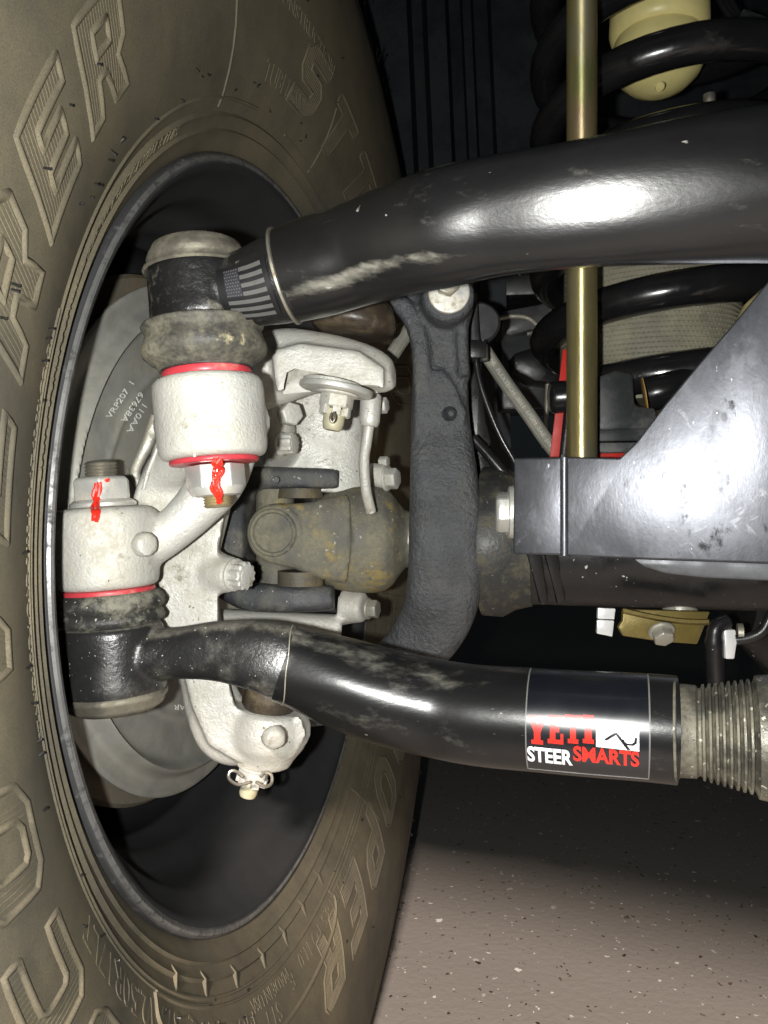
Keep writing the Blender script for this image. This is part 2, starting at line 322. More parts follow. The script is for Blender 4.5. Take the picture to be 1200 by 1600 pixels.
class Tube:
    """swept body: rows of (x px, y px, depth, half-height px, half-depth px, superellipse exponent)"""
    def __init__(s, rows, n=8, seg=40):
        rows = [tuple(r) + ((r[3],) if len(r) == 4 else ()) for r in rows]
        rows = [r if len(r) == 6 else r + (2.0,) for r in rows]
        s.rows = spline(rows, n); s.seg = seg
        s.c = [W(r[0], r[1], r[2]) for r in s.rows]
        s.fr = []
        for i, c in enumerate(s.c):
            t = (s.c[min(i + 1, len(s.c) - 1)] - s.c[max(i - 1, 0)]).normalized()
            b1 = (-c - t * (-c).dot(t)).normalized(); b2 = t.cross(b1)
            s.fr.append((t, b1, b2))
        s.len = [0]
        for a, b in zip(s.c, s.c[1:]): s.len.append(s.len[-1] + (b - a).length)
    def at(s, i, th, off=0.0):
        r = s.rows[i]; t, b1, b2 = s.fr[i]
        ra = px(r[4], r[2]) + off; rb = px(r[3], r[2]) + off; e = 2.0 / r[5]
        ca, sa = math.cos(th), math.sin(th)
        return s.c[i] + b1 * ra * math.copysign(abs(ca) ** e, ca) + b2 * rb * math.copysign(abs(sa) ** e, sa)
    def surf(s, u, th, off=0.0):       # u in metres along the tube
        u = max(0, min(u, s.len[-1] - 1e-6)); i = 0
        while s.len[i + 1] < u: i += 1
        k = (u - s.len[i]) / (s.len[i + 1] - s.len[i])
        return s.at(i, th, off).lerp(s.at(i + 1, th, off), k)
    def u_at_px(s, x):                 # where the tube's centre line crosses a column of the photograph
        for i in range(len(s.rows) - 1):
            a, b = s.rows[i][0], s.rows[i + 1][0]
            if (a - x) * (b - x) <= 0 and a != b: return s.len[i] + (s.len[i + 1] - s.len[i]) * (x - a) / (b - a)
        return s.len[-1]
    def mesh(s, M=None, mi=0):
        M = M or Mesh()
        M.rings([[s.at(i, 2 * math.pi * j / s.seg) for j in range(s.seg)] for i in range(len(s.c))], mi=mi)
        return M
    def patch(s, u0, u1, t0, t1, off, nu=10, nt=10, thick=0.0003, M=None, mi=0):   # thin film lying on the tube
        M = M or Mesh()
        top = [[s.surf(u0 + (u1 - u0) * i / nu, t0 + (t1 - t0) * j / nt, off) for j in range(nt + 1)] for i in range(nu + 1)]
        bot = [[s.surf(u0 + (u1 - u0) * i / nu, t0 + (t1 - t0) * j / nt, off - thick) for j in range(nt + 1)] for i in range(nu + 1)]
        rg = [a + b[::-1] for a, b in zip(top, bot)]
        return M.rings(rg, True, True, True, mi)
def wire(pts, r, M=None, seg=10, n=6, mi=0):
    """round wire through world points"""
    M = M or Mesh(); P = [V(p) for p in spline([tuple(p) for p in pts], n)]
    b = None; rg = []
    for i, c in enumerate(P):
        t = (P[min(i + 1, len(P) - 1)] - P[max(i - 1, 0)]).normalized()
        b = t.orthogonal().normalized() if b is None else (b - t * b.dot(t)).normalized()
        q = t.cross(b)
        rr = r[i * (len(r) - 1) // max(1, len(P) - 1)] if isinstance(r, (list, tuple)) else r
        rg.append([c + (b * math.cos(a) + q * math.sin(a)) * rr for a in [2 * math.pi * j / seg for j in range(seg)]])
    return M.rings(rg, mi=mi)

def turned(x0, y0, x1, y1, d, prof, M=None, seg=56, d1=None, mi=0):
    """turned body: axis from one photograph point to another, profile of (pixels along, pixel radius)"""
    a = W(x0, y0, d); b = W(x1, y1, d1 or d); M = M or Mesh()
    L = math.hypot(x1 - x0, y1 - y0); k = (b - a).length / L
    return M.lathe(a, b - a, [(t * k, r * d / F) for t, r in prof], seg, mi=mi)
def hexa(c, axis, r, h, M=None, sides=6, rot=0.0, cham=0.12, mi=0, flange=0, fh=0.0):
    """bolt head / nut standing on c along axis"""
    M = M or Mesh(); ax = V(axis).normalized(); ref = V((0, 0, 1)) if abs(ax.z) < 0.8 else V((0, -1, 0))
    b1 = (ref - ax * ref.dot(ax)).normalized(); b2 = ax.cross(b1)
    def ring(t, rr, ns, phase=0):
        return [c + ax * t + (b1 * math.cos(a) + b2 * math.sin(a)) * rr for a in [rot + 2 * math.pi * j / ns + phase for j in range(ns)]]
    if flange:
        M.rings([ring(0, flange, 32), ring(fh * 0.6, flange, 32), ring(fh, flange * 0.86, 32)], mi=mi)
    if sides == 12:
        def star(t, k):
            return [c + ax * t + (b1 * math.cos(a) + b2 * math.sin(a)) * r * k * (1.0 if j % 2 == 0 else 0.84) for j, a in enumerate([rot + 2 * math.pi * j / 24 for j in range(24)])]
        M.rings([star(0, 1), star(h * 0.9, 1), star(h, 0.9)], mi=mi)
        M.rings([ring(h * 0.98, r * 0.62, 20), ring(h * 1.0 + r * .03, r * 0.58, 20)], mi=mi)
    else:
        M.rings([ring(fh * 0.9, r, sides), ring(h - r * cham, r, sides), ring(h, r * (1 - cham), sides)], mi=mi)
    return M
def thread(x0, y0, x1, y1, d, r, n, M=None):
    L = math.hypot(x1 - x0, y1 - y0); pr = []
    for i in range(n):
        pr += [(L * i / n, r * 0.86), (L * (i + 0.5) / n, r)]
    pr += [(L, r * 0.86), (L + 1, r * 0.8)]
    return turned(x0, y0, x1, y1, d, pr, M, 40)
def glyphs(body, size=1.0, ridge=0.0, extrude=0.0, maxlen=None, bold=0.0, shear=0.0, space=1.0):
    """flat lettering as plain vertices and faces, origin at the middle of the baseline"""
    cu = bpy.data.curves.new('t', 'FONT'); cu.body = body; cu.size = size; cu.align_x = 'CENTER'; cu.offset = bold; cu.shear = shear
    cu.space_character = space; cu.resolution_u = 4
    if ridge: cu.fill_mode = 'NONE'; cu.bevel_depth = ridge; cu.bevel_resolution = 0
    elif extrude: cu.extrude = extrude
    ob = bpy.data.objects.new('t', cu); C.objects.link(ob)
    dg = bpy.context.evaluated_depsgraph_get(); me = bpy.data.meshes.new_from_object(ob.evaluated_get(dg))
    bpy.data.objects.remove(ob); bpy.data.curves.remove(cu)
    bm = bmesh.new(); bm.from_mesh(me); bpy.data.meshes.remove(me)
    bmesh.ops.remove_doubles(bm, verts=bm.verts, dist=size * 1e-4)
    if maxlen:
        bmesh.ops.triangulate(bm, faces=bm.faces)
        for _ in range(3):
            es = [e for e in bm.edges if e.calc_length() > maxlen]
            if not es: break
            bmesh.ops.subdivide_edges(bm, edges=es, cuts=1)
            bmesh.ops.triangulate(bm, faces=bm.faces)
    bm.verts.index_update()
    vs = [v.co.copy() for v in bm.verts]; fs = [tuple(v.index for v in f.verts) for f in bm.faces]; bm.free()
    return vs, fs

# ------------------------------------------------------------------ floor, walls of the wheel house
WC = V((-.0736, .515, -.018)); YAW = .2424
WU = V((math.sin(YAW), math.cos(YAW), 0)); WN = V((math.cos(YAW), -math.sin(YAW), 0)); WZ = V((0, 0, 1))
def wp(r, deg, a):              # point of the wheel: radius, angle, distance towards the axle
    return WC + WU * (r * math.cos(R(deg))) + WZ * (r * math.sin(R(deg))) + WN * a
FLOOR = -0.484
m = Mesh(); m.add([(-30, -30, FLOOR), (30, -30, FLOOR), (30, 30, FLOOR), (-30, 30, FLOOR)], [(0, 1, 2, 3)])
tag(m.build('floor', floor_material()), kind='structure')

# added unseen panels, bumper stand-in: block garage light from parts and far floor
t = thing('light_blocker', (0.15, -0.25, 0.155), 'unseen black panels added as a bumper stand-in to block the garage light', 'bumper')
d = V((0.90, -0.436, 0)); nrm = V((0.436, 0.90, 0)); c = V((0.18, -0.22, 0.155))
m = Mesh(); m.box(c - nrm * 0.04 + V((0, 0, 0.55)), d * 2.2, nrm * 0.03, V((0, 0, 0.55)))
m.build('blocker_wall', satinblack, t, bevel=0.012)
m = Mesh(); m.box(c + nrm * 0.16 + V((0, 0, 0.46)), d * 1.5, nrm * 0.16, V((0, 0, 0.004)))
m.build('blocker_roof', linerm, t)

# wheel-house liner: a corrugated plastic sheet behind the tyre
m = Mesh(); cols = []
xs = [430, 540, 600, 634, 642, 664, 672, 694, 700, 724, 728, 734, 738, 766, 772, 840, 850, 880, 1000, 1300]
dp = [0, 0, 0, 0, .05, .05, 0, 0, .06, .06, .01, .01, .05, .05, 0, 0, .03, .03, .02, .02]
for x, q in zip(xs, dp):
    cols.append([W(x + (60 - y) * -0.045, y, 0.98 + q) for y in range(-300, 480, 60)])
m.rings(cols, closed=False)
o = m.build('wheel_arch_liner', linerm, smooth=25)
md = o.modifiers.new('s', 'SOLIDIFY'); md.thickness = 0.004
tag(o, 'dark ribbed plastic wheel arch liner behind the tyre', 'liner')

# ------------------------------------------------------------------ wheel: tyre, lettering, rim
wheel = thing('wheel', wp(.465, -90, -.11), 'dusty off-road tyre on a black wheel, seen from inside', 'wheel')
TP = [(.2295, -.012), (.2330, -.0005), (.2365, .0035), (.2400, .0065), (.2425, .0085), (.2440, .0105), (.2455, .0095), (.2490, .0115), (.2510, .0140), (.2530, .0128), (.2600, .0180),
      (.2700, .0235), (.2800, .0280), (.2900, .0315), (.3000, .0340), (.3200, .0375), (.3400, .0390), (.3600, .0392), (.3800, .0385), (.4000, .0365), (.4150, .0340), (.4270, .0300),
      (.4360, .0245), (.4420, .0170), (.4450, .0050), (.4460, -.02), (.4460, -.23), (.440, -.26), (.40, -.276), (.30, -.27), (.25, -.245), (.2295, -.232)]
def a_of(r):
    for (r0, a0), (r1, a1) in zip(TP, TP[1:24]):
        if r0 <= r <= r1: return a0 + (a1 - a0) * (r - r0) / (r1 - r0)
    return .0385
def side(r, deg, h=0.0):        # point standing h proud of the tyre's inner sidewall
    s = (a_of(r + .003) - a_of(r - .003)) / .006; k = 1 / math.hypot(1, s)
    return wp(r - h * s * k, deg, a_of(r) + h * k)
m = Mesh(); n = 200
m.rings([[wp(r, 360 * j / n, a) for j in range(n)] for r, a in TP] + [[wp(TP[0][0], 360 * j / n, TP[0][1]) for j in range(n)]], cap0=False, cap1=False)
tyre = sp(m.build('tyre', tyrem, wheel, smooth=60))
# raised mould lines on the bead and the side wall
m = Mesh()
def arc(r, d0, d1, h, w, r1=None, step=2.0):
    k = max(2, int(abs(d1 - d0) / step)); rg = []
    for i in range(k + 1):
        dd = d0 + (d1 - d0) * i / k
        rr = r + ((r1 - r) * i / k if r1 else 0)
        rg.append([side(rr - w, dd, -.0004), side(rr - w * .4, dd, h), side(rr + w * .4, dd, h), side(rr + w, dd, -.0004)])
    m.rings(rg)
arc(.2590, 105, 265, .0010, .0010); arc(.2615, 160, 240, .0007, .0006); arc(.2575, 10, 95, .0010, .0009); arc(.2680, -78, -10, .0007, .0006); arc(.2650, -78, -10, .0007, .0006); arc(.2625, -78, 12, .0009, .0008)
arc(.2625, -134, -78, .0011, .0009)
for dd in (-128, -120, -111, -102, -94, -86, -78): arc(.2540, dd - .18, dd + .18, .0008, .0075, step=.2)
# panel that bulges out at the bottom of the bead
bul = [(-134.5, .264), (-134, .272), (-130, .279), (-124, .2835), (-116, .286), (-108, .287), (-98, .2865), (-90, .285), (-83, .282), (-79, .277), (-77.5, .270), (-78, .264)]
rg = []
for dd, rr in spline(bul, 5):
    rg.append([side(rr - .0014, dd, -.0004), side(rr - .0005, dd, .0014), side(rr + .0005, dd, .0014), side(rr + .0014, dd, -.0004)])
m.rings(rg)
for (r0, r1, dd) in ((.255, .305, 116), (.255, .300, 84), (.258, .300, 43), (.252, .300, -14), (.252, .290, -38), (.252, .292, -57)):
    rg = []
    for i in range(14):
        rr = r0 + (r1 - r0) * i / 13
        rg.append([side(rr, dd - .22, -.0004), side(rr, dd - .08, .0007), side(rr, dd + .08, .0007), side(rr, dd + .22, -.0004)])
    m.rings(rg)
m.build('mould_line', tyreletter, wheel).parent = tyre
# letters
def on_tyre(body, deg, r0, h, name, clock=True, ridge=.0016, wide=1.0, flat=False, shear=0.0, mtl=tyreletter, bold=0.0, lift=.0):
    sz = h / .70
    vs, fs = glyphs(body, sz, ridge=0 if flat else ridge, extrude=.0005 if flat else 0, maxlen=.007 if not flat else .02, shear=shear, bold=bold)
    M = Mesh(); out = []
    for q in vs:
        x = q.x * wide; y = q.y; r = r0 + (y if clock else h - y); r = max(.2335, r)
        dd = deg + (-1 if clock else 1) * math.degrees(x / (r0 + h / 2))
        out.append(side(r, dd, max(0, q.z) * (.9 if flat else 1.0) + lift))
    M.add(out, fs)
    o = M.build(name, mtl, wheel, recalc=False, smooth=30); o.parent = tyre; return o
GLY = {'O': [[(0, .2), (0, .8), (.15, 1), (.6, 1), (.75, .8), (.75, .2), (.6, 0), (.15, 0)], [(.22, .28), (.22, .72), (.28, .8), (.47, .8), (.53, .72), (.53, .28), (.47, .2), (.28, .2)]],
       'C': [[(0, .2), (0, .8), (.15, 1), (.75, 1), (.75, .76), (.3, .76), (.24, .68), (.24, .32), (.3, .24), (.75, .24), (.75, 0), (.15, 0)]],
       'S': [[(0, 0), (0, .24), (.5, .24), (.5, .38), (.14, .38), (0, .54), (0, .84), (.15, 1), (.75, 1), (.75, .76), (.24, .76), (.24, .62), (.6, .62), (.75, .46), (.75, .16), (.6, 0)]],
       'E': [[(0, 0), (0, 1), (.72, 1), (.72, .77), (.24, .77), (.24, .62), (.6, .62), (.6, .4), (.24, .4), (.24, .23), (.72, .23), (.72, 0)]],
       'R': [[(0, 0), (0, 1), (.6, 1), (.75, .84), (.75, .5), (.62, .38), (.78, 0), (.52, 0), (.38, .36), (.24, .36), (.24, 0)], [(.24, .56), (.24, .78), (.5, .78), (.5, .56)]],
       'T': [[(.25, 0), (.25, .76), (0, .76), (0, 1), (.75, 1), (.75, .76), (.5, .76), (.5, 0)]],
       'P': [[(0, 0), (0, 1), (.6, 1), (.75, .84), (.75, .44), (.6, .3), (.24, .3), (.24, 0)], [(.24, .52), (.24, .78), (.5, .78), (.5, .52)]],
       'V': [[(.25, 0), (0, 1), (.25, 1), (.375, .4), (.5, 1), (.75, 1), (.5, 0)]], 'I': [[(.24, 0), (.24, 1), (.5, 1), (.5, 0)]]}
def inside(loops, x, y):
    c = False
    for lp in loops:
        for (x0, y0), (x1, y1) in zip(lp, lp[1:] + lp[:1]):
            if (y0 > y) != (y1 > y) and x < (x1 - x0) * (y - y0) / (y1 - y0) + x0: c = not c
    return c
def letter(ch, deg, r0, h, w, rw, rh, shear=.15, fill=.0006):
    """outlined block letter: a soft ridge along each outline, fine radial ribs inside"""
    M = Mesh()
    def at(x, y, k): return side(max(.2335, r0 + y * h), deg - math.degrees(((x - .375) + shear * (y - .5)) * w / .75 / (r0 + h / 2)), k)
    for lp in GLY[ch]:
        pts = []
        for a, b in zip(lp, lp[1:] + lp[:1]):
            L = math.hypot((b[0] - a[0]) * w / .75, (b[1] - a[1]) * h); k = max(2, int(L / .005))
            pts += [(a[0] + (b[0] - a[0]) * t / k, a[1] + (b[1] - a[1]) * t / k) for t in range(k)]
        rg = []
        for n0 in range(len(pts) + 1):
            p = pts[n0 % len(pts)]; q0 = pts[(n0 - 1) % len(pts)]; q1 = pts[(n0 + 1) % len(pts)]
            tx, ty = (q1[0] - q0[0]) * w / .75, (q1[1] - q0[1]) * h; L = math.hypot(tx, ty); nx, ny = -ty / L / w * .75, tx / L / h
            rg.append([at(p[0] + nx * o_, p[1] + ny * o_, k) for o_, k in ((-rw * 1.6, -.0003), (-rw * .7, rh * .75), (0, rh), (rw * .7, rh * .75), (rw * 1.6, -.0003))])
        M.rings(rg, closed=False)
    x = .03
    while x < .78:
        run = []
        for k in range(41):
            y = k / 40; ok = inside(GLY[ch], x, y)
            if ok: run.append(y)
            if (not ok or k == 40) and len(run) > 2:
                M.rings([[at(x - .010, yy, -.0002), at(x, yy, fill), at(x + .010, yy, -.0002)] for yy in run[::2] + [run[-1]]], closed=False)
            if not ok: run = []
        x += .042
    o = M.build('raised_letter', tyreletter, wheel, recalc=True, smooth=50); o.parent = tyre; return o
for ch, dg_ in [('R', 143.6), ('E', 153.6), ('R', 163.6), ('E', 173.6), ('V', -176.3), ('O', -164.2), ('C', -154), ('S', -144), ('I', -136)]: letter(ch, dg_, .285, .031, .0385, .0011, .0011, shear=.2, fill=.00014)
for ch, dg_ in (('S', 92.8), ('T', 81.2), ('T', 70), ('P', 51), ('R', 40), ('O', 29)): letter(ch, dg_, .272, .042, .040, .0008, .0008, shear=.35, fill=.0003)
for ch, dg_ in (('C', -28), ('O', -39.5), ('O', -51), ('P', -62), ('E', -73.3), ('R', -84.5)): letter(ch, dg_, .274, .042, .041, .0008, .0008, shear=.3, fill=.0003)
def small(body, deg, r, h, name='moulded_text', clock=True, wide=1.0): on_tyre(body, deg, r, h, name, clock, flat=True, wide=wide, mtl=tyreletter, lift=-.0001)
small('RADIAL CONSTRUCTION', 101, .312, .008, wide=1.2)
small('TUBELESS', 100, .272, .010); small('LOAD RANGE E', 62, .262, .007); small('MAX LOAD', 47, .268, .008); small('M+S', 40, .270, .008); small('PSI', 34, .268, .008)
small('STANDARD LOAD 3525 LBS AT 65 PSI COLD', 178, .2605, .0042, clock=True, wide=1.15); small('TREAD 3 PLIES POLYESTER 1 PLY NYLON SIDEWALL 3 PLIES', 150, .2465, .0045, wide=1.2)
small('37X12.50R17LT', -140, .266, .011, wide=1.05); small('124Q', -122, .268, .013); small('MUD', -112.5, .270, .011)
small('MADE IN USA', -103, .2655, .0065); small('STT', -104, .2745, .010); small('E', -96.5, .269, .009); small('RIM WIDTH 8.5 TO 11.0', -79, .267, .0085, wide=1.05)
# mould hairs: little rubber whiskers on the sidewall
hv = Mesh(); rnd = random.Random(3)
for i in range(120):
    dd = rnd.choice([rnd.uniform(100, 260), rnd.uniform(100, 235), rnd.uniform(-80, 100)]); rr = rnd.choice([.262, .268, .270, .2725, .331, .333, .30, .326]) + rnd.uniform(-.002, .002)
    p = side(rr, dd, 0); q = side(rr - rnd.uniform(-.001, .002), dd + rnd.uniform(-.3, .3), rnd.uniform(.0008, .0018))
    wire([p, p.lerp(q, .5), q], [.00045, .00045, .0006], hv, 5, 2)
for i in range(430):                                  # and on the tread shoulder
    dd = rnd.uniform(-95, 100); rr = .4675
    p = wp(rr, dd, rnd.uniform(.008, .0255)); L = rnd.uniform(.004, .013) * rnd.choice([.5, 1, 1])
    q = p + (WU * math.cos(R(dd)) + WZ * math.sin(R(dd))) * L * .6; e = q + (WU * math.cos(R(dd)) + WZ * math.sin(R(dd))) * L * .5 + V((rnd.uniform(-.3, .3), 0, rnd.uniform(-.5, .5))) * L
    wire([p, q, e], [.00055, .0005, .0004], hv, 4, 2)
o = hv.build('mould_hair', hairm, wheel); tag(o, kind='stuff'); o.parent = tyre
# tread lugs round the shoulder: one block, copied
def lug_mesh(dd, wdeg, rout, a0):
    M = Mesh(); rg = []
    for i in range(6):
        e = dd - wdeg / 2 + wdeg * i / 5
        rg.append([wp(.425, e, .0318), wp(.436, e, .0268), wp(.447, e, a0), wp(rout - .005, e, a0 - .006), wp(rout, e, a0 - .014), wp(rout, e, -.075), wp(.44, e, -.075), wp(.43, e, .010)])
    return M.rings(rg)
kinds = [lug_mesh(0, 6.6, .4685, .0262).build('tread_lug', lugm, wheel, bevel=.0012), lug_mesh(0, 5.6, .4665, .0180).build('tread_lug', lugm, wheel, bevel=.0012)]
axis_m = lambda dd: Matrix.Translation(WC - V(wheel['_o'])) @ Matrix.Rotation(R(-dd), 4, WN) @ Matrix.Translation(V(wheel['_o']) - WC)
chk = (axis_m(10) @ (wp(.46, 0, 0) - V(wheel['_o'])) - (wp(.46, 10, 0) - V(wheel['_o']))).length
sgn = 1 if chk < .01 else -1
for k in kinds: k.parent = tyre
for i in range(45):
    src = kinds[i % 2]
    o = src if i < 2 else src.copy()
    if i >= 2: C.objects.link(o)
    o.matrix_local = axis_m(sgn * (i * 8.0 + 3.2)); o.parent = tyre
# rim
RP = [(.2300, -.016), (.2345, -.004), (.2350, .0008), (.2338, .0035), (.2310, .0045), (.2275, .0036), (.2250, .0010), (.2235, -.003), (.2190, -.010), (.2140, -.0135), (.2115, -.017), (.2100, -.030), (.2090, -.042),
      (.2050, -.048), (.1990, -.052), (.1965, -.060), (.1955, -.078), (.1935, -.080), (.1935, -.086), (.1953, -.088), (.1945, -.130), (.1925, -.133), (.1925, -.138), (.1940, -.141), (.1930, -.17), (.1900, -.185), (.172, -.192), (.10, -.186), (.06, -.18), (.03, -.178)]
m = Mesh()
m.rings([[wp(r, 360 * j / n, a) for j in range(n)] for r, a in RP], cap0=False, cap1=True)
m.rings([[wp(r, 360 * j / n, a) for j in range(n)] for r, a in [(.2300, -.016), (.226, -.03), (.2275, -.22), (.19, -.235), (.03, -.215)]], cap0=False, cap1=True)
rim = sp(m.build('rim', rimm, wheel, smooth=50, recalc=False))
m = Mesh()
m.rings([[wp(r, 360 * j / n, a) for j in range(n)] for r, a in [(.2343, -.004), (.2354, .0009), (.2341, .0041), (.2311, .0051), (.2290, .0046), (.2300, .0036)]], cap0=False, cap1=False)
m.build('rim_flange', rimedge, wheel, recalc=False).parent = rim
m = Mesh(); m.rings([[wp(r, 360 * j / n, a) for j in range(n)] for r, a in [(.2333, .0044), (.2326, .0055), (.2314, .0058), (.2304, .0053), (.2300, .0048)]], cap0=False, cap1=False)
m.build('rim_lip', rimscuff, wheel, recalc=False).parent = rim
for k in range(9):              # rim-side windows between the spokes: dark recessed pads on the disc
    M = Mesh(); e = 40 * k
    M.rings([[wp(r, e + q, -.186 + z) for r, q in ((.09, -6), (.15, -11), (.165, 0), (.15, 11), (.09, 6))] for z in (-.006, .004, )])
    M.build('spoke_pad', rimm, wheel, bevel=.002).parent = rim

# ------------------------------------------------------------------ brake disc and dust shield
def plane_hit(x, y, a):         # where a photograph ray meets the plane a of the wheel
    d = W(x, y, 1.0); return d * ((a + WC.dot(WN)) / d.dot(WN))
disc = thing('brake_disc', wp(.178, -90, -.08), 'rusty brake disc edge peeping out behind the dust shield', 'brake disc')
m = Mesh(); m.rings([[wp(r, 360 * j / 120, a) for j in range(120)] for r, a in [(.06, -.074), (.172, -.074), (.1745, -.077), (.1745, -.084), (.171, -.086), (.171, -.092), (.1745, -.094), (.1745, -.101), (.172, -.104), (.06, -.104)]], cap0=True, cap1=True)
m.build('friction_ring', discm, disc, smooth=30)
m = Mesh(); m.rings([[wp(r, 360 * j / 60, a) for j in range(60)] for r, a in [(.085, -.17), (.085, -.1045), (.06, -.10), (.02, -.10)]])
m.build('disc_hat', discm, disc)
sh = thing('dust_shield', wp(.17, -90, -.05), 'grey pressed steel brake dust shield with pale stamped numbers behind the ball joints', 'brake shield')
def sh_r(dd):
    r = .1668
    e = (dd + 360) % 360
    t = .153                                     # flattened front edge
    if 90 < e < 270:
        c_ = -math.cos(R(e)); r = min(r, t / max(c_, 1e-3)) if c_ * r > t else r
    return r
def bump(x, c_, w): return math.exp(-((x - c_) / w) ** 2)
m = Mesh(); cols = []; NA = 480; NR = 72
for j in range(NA):
    e = 360 * j / NA; rm = sh_r(e); col = []
    for i in range(NR + 1):
        q = .055 + (rm - .055) * i / NR
        rr = q
        k = q
        a = -.052 + .0075 * bump(k, .150, .0036) - .002 * max(0, min(1, (k - .150) / .006)) + .0012 * bump(k, .118, .0025)
        if i == NR: a -= .0012
        col.append(wp(rr, e, a))
    cols.append(col)
rg = [[cols[j][i] for j in range(NA)] for i in range(NR + 1)]
rg.append([p - WN * .0016 for p in rg[-1]])
m.rings(rg, cap0=False, cap1=False)
m.build('shield_plate', shieldm, sh, smooth=50, recalc=False)
def print_on(body, x0, y0, x1, y1, hpx, plane_a, parent, name, m_, lift=.0006, thick=.0003, hit=None, stretch=1.0):
    """flat print between two photograph points on a wheel-parallel plane"""
    hit = hit or (lambda x, y: plane_hit(x, y, plane_a))
    a, b = hit(x0, y0), hit(x1, y1); ex = (b - a).normalized()
    L = math.hypot(x1 - x0, y1 - y0); ux, uy = (y1 - y0) / L, -(x1 - x0) / L
    up = hit((x0 + x1) / 2 + ux * hpx, (y0 + y1) / 2 + uy * hpx) - (a + b) / 2
    nn = WN
    vs, fs = glyphs(body, 1.0, extrude=.5)
    w_ = max(v.x for v in vs) - min(v.x for v in vs); k = (b - a).length / w_; x_0 = min(v.x for v in vs)
    M = Mesh(); M.add([a + ex * (v.x - x_0) * k + up * (v.y / .70) + nn * (lift + (v.z + .5) * thick) for v in vs], fs)
    return M.build(name, m_, parent)
plane = -.0525
print_on('VRP207  1', 166, 655, 203, 600, 9, plane, sh, 'stamped_text', stampm, lift=.0026)
print_on('67638A', 212, 612, 182, 657, 9, plane, sh, 'stamped_text', stampm, lift=.0026)
print_on('110AA', 216, 631, 191, 674, 9, plane, sh, 'stamped_text', stampm, lift=.0026)
print_on('MOPAR', 311, 1100, 266, 1101, 8, plane, sh, 'stamped_text', stampm, lift=.0026)
# ------------------------------------------------------------------ steering knuckle (cast aluminium)
def joint_axis(x0, y0, x1, y1, d):
    def f(prof, **k): return turned(x0, y0, x1, y1, d, prof, **k)
    return f
RJ = (305, 362, 341, 792, .32); LJ = (157, 722, 183, 1110, .36)      # drag link joint, tie rod joint
rj = joint_axis(*RJ); lj = joint_axis(*LJ)
def on_axis(J, y, off=0):        # photograph x of a joint axis at row y
    return J[0] + (J[2] - J[0]) * (y - J[1]) / (J[3] - J[1]) + off

kn = thing('steering_knuckle', W(420, 1210, .41), 'pale cast aluminium steering knuckle with two bored bosses, inside the wheel', 'knuckle')
M = Mesh()
rj([(231, 77), (235, 84), (245, 86), (335, 85), (350, 83), (356, 76)], M=M)
lj([(72, 70), (78, 77), (88, 79), (180, 78), (192, 76), (197, 68)], M=M)
def disc_at(x, y, d, axis, rpx, hpx, M, back=20):
    c = W(x, y, d); ax = V(axis).normalized()
    M.lathe(c - ax * px(back, d), ax, [(0, px(rpx * 1.25, d)), (px(back * .7, d), px(rpx * 1.1, d)), (px(back + hpx * .7, d), px(rpx, d)), (px(back + hpx, d), px(rpx * .85, d))], 32)
disc_at(407, 657, .322, (.93, -.35, 0), 25, 6, M)
disc_at(252, 661, .315, (-.85, -.5, 0), 21, 9, M)
disc_at(232, 851, .3395, (.76, -.65, 0), 18, 2, M)
for J, x, y0, y1 in ((RJ, 296, 600, 712), (LJ, 116, 802, 905)):      # mould seams
    r = 85 if J is RJ else 78
    dz = math.sqrt(max(1, r * r - (x - on_axis(J, (y0 + y1) / 2)) ** 2))
    dd = J[4] - px(dz, J[4])
    wire([W(x, y0, dd), W(x + 5, (y0 + y1) / 2, dd), W(x + 9, y1, dd)], .0011, M, 8)
Tube([(215, 850, .365, 50, 40, 2.2), (258, 836, .365, 34, 32, 2.2), (300, 800, .366, 36, 32, 2.4), (340, 752, .366, 42, 34, 2.4), (366, 700, .36, 38, 34, 2)]).mesh(M)
Tube([(228, 800, .385, 20, 24, 2), (248, 755, .385, 30, 26, 2), (285, 720, .375, 42, 30, 2), (330, 700, .36, 48, 34, 2)]).mesh(M)

Tube([(316, 780, .425, 46, 40, 2.4), (292, 880, .425, 48, 34, 2.8), (297, 960, .425, 46, 30, 3), (320, 1050, .42, 40, 28, 3), (334, 1102, .415, 44, 28, 2.8), (360, 1142, .41, 50, 30, 2.6), (405, 1150, .405, 42, 34, 2.2)]).mesh(M)
turned(425, 1106, 414, 1190, .405, [(0, 50), (6, 58), (36, 62), (56, 58), (70, 48), (80, 42), (86, 41), (90, 37)], M)
disc_at(470, 1140, .40, (.9, -.35, .1), 24, 8, M, 26)
disc_at(430, 1158, .3615, (.35, -.85, -.35), 17, 3, M, 18)
Tube([(372, 600, .43, 52, 40, 2.2), (440, 572, .425, 57, 40, 2.4), (500, 567, .42, 47, 36, 2.4), (556, 575, .416, 41, 34, 2.2), (590, 583, .413, 34, 30, 2), (608, 588, .412, 24, 24, 2)]).mesh(M)
disc_at(611, 587, .412, (.95, -.25, .05), 21, 5, M, 14)
Tube([(470, 560, .49, 60, 40, 2.4), (505, 640, .50, 62, 36, 3), (510, 700, .505, 60, 34, 3), (505, 770, .505, 74, 40, 3)]).mesh(M)
def web(pts, d, t=.03): M.rings([[W(x, y, d) for x, y in pts], [W(x, y, d + t) for x, y in pts]])
web(((238, 872), (290, 822), (340, 770), (362, 742), (352, 800), (341, 860), (339, 905), (342, 965), (336, 1010), (262, 1010), (250, 965), (246, 900)), .402)
web(((204, 792), (214, 758), (232, 724), (258, 690), (330, 700), (330, 762), (262, 806)), .378)
web(((286, 1050), (354, 1056), (368, 1104), (392, 1116), (470, 1120), (479, 1148), (458, 1184), (374, 1192), (326, 1164), (300, 1105)), .392, .035)
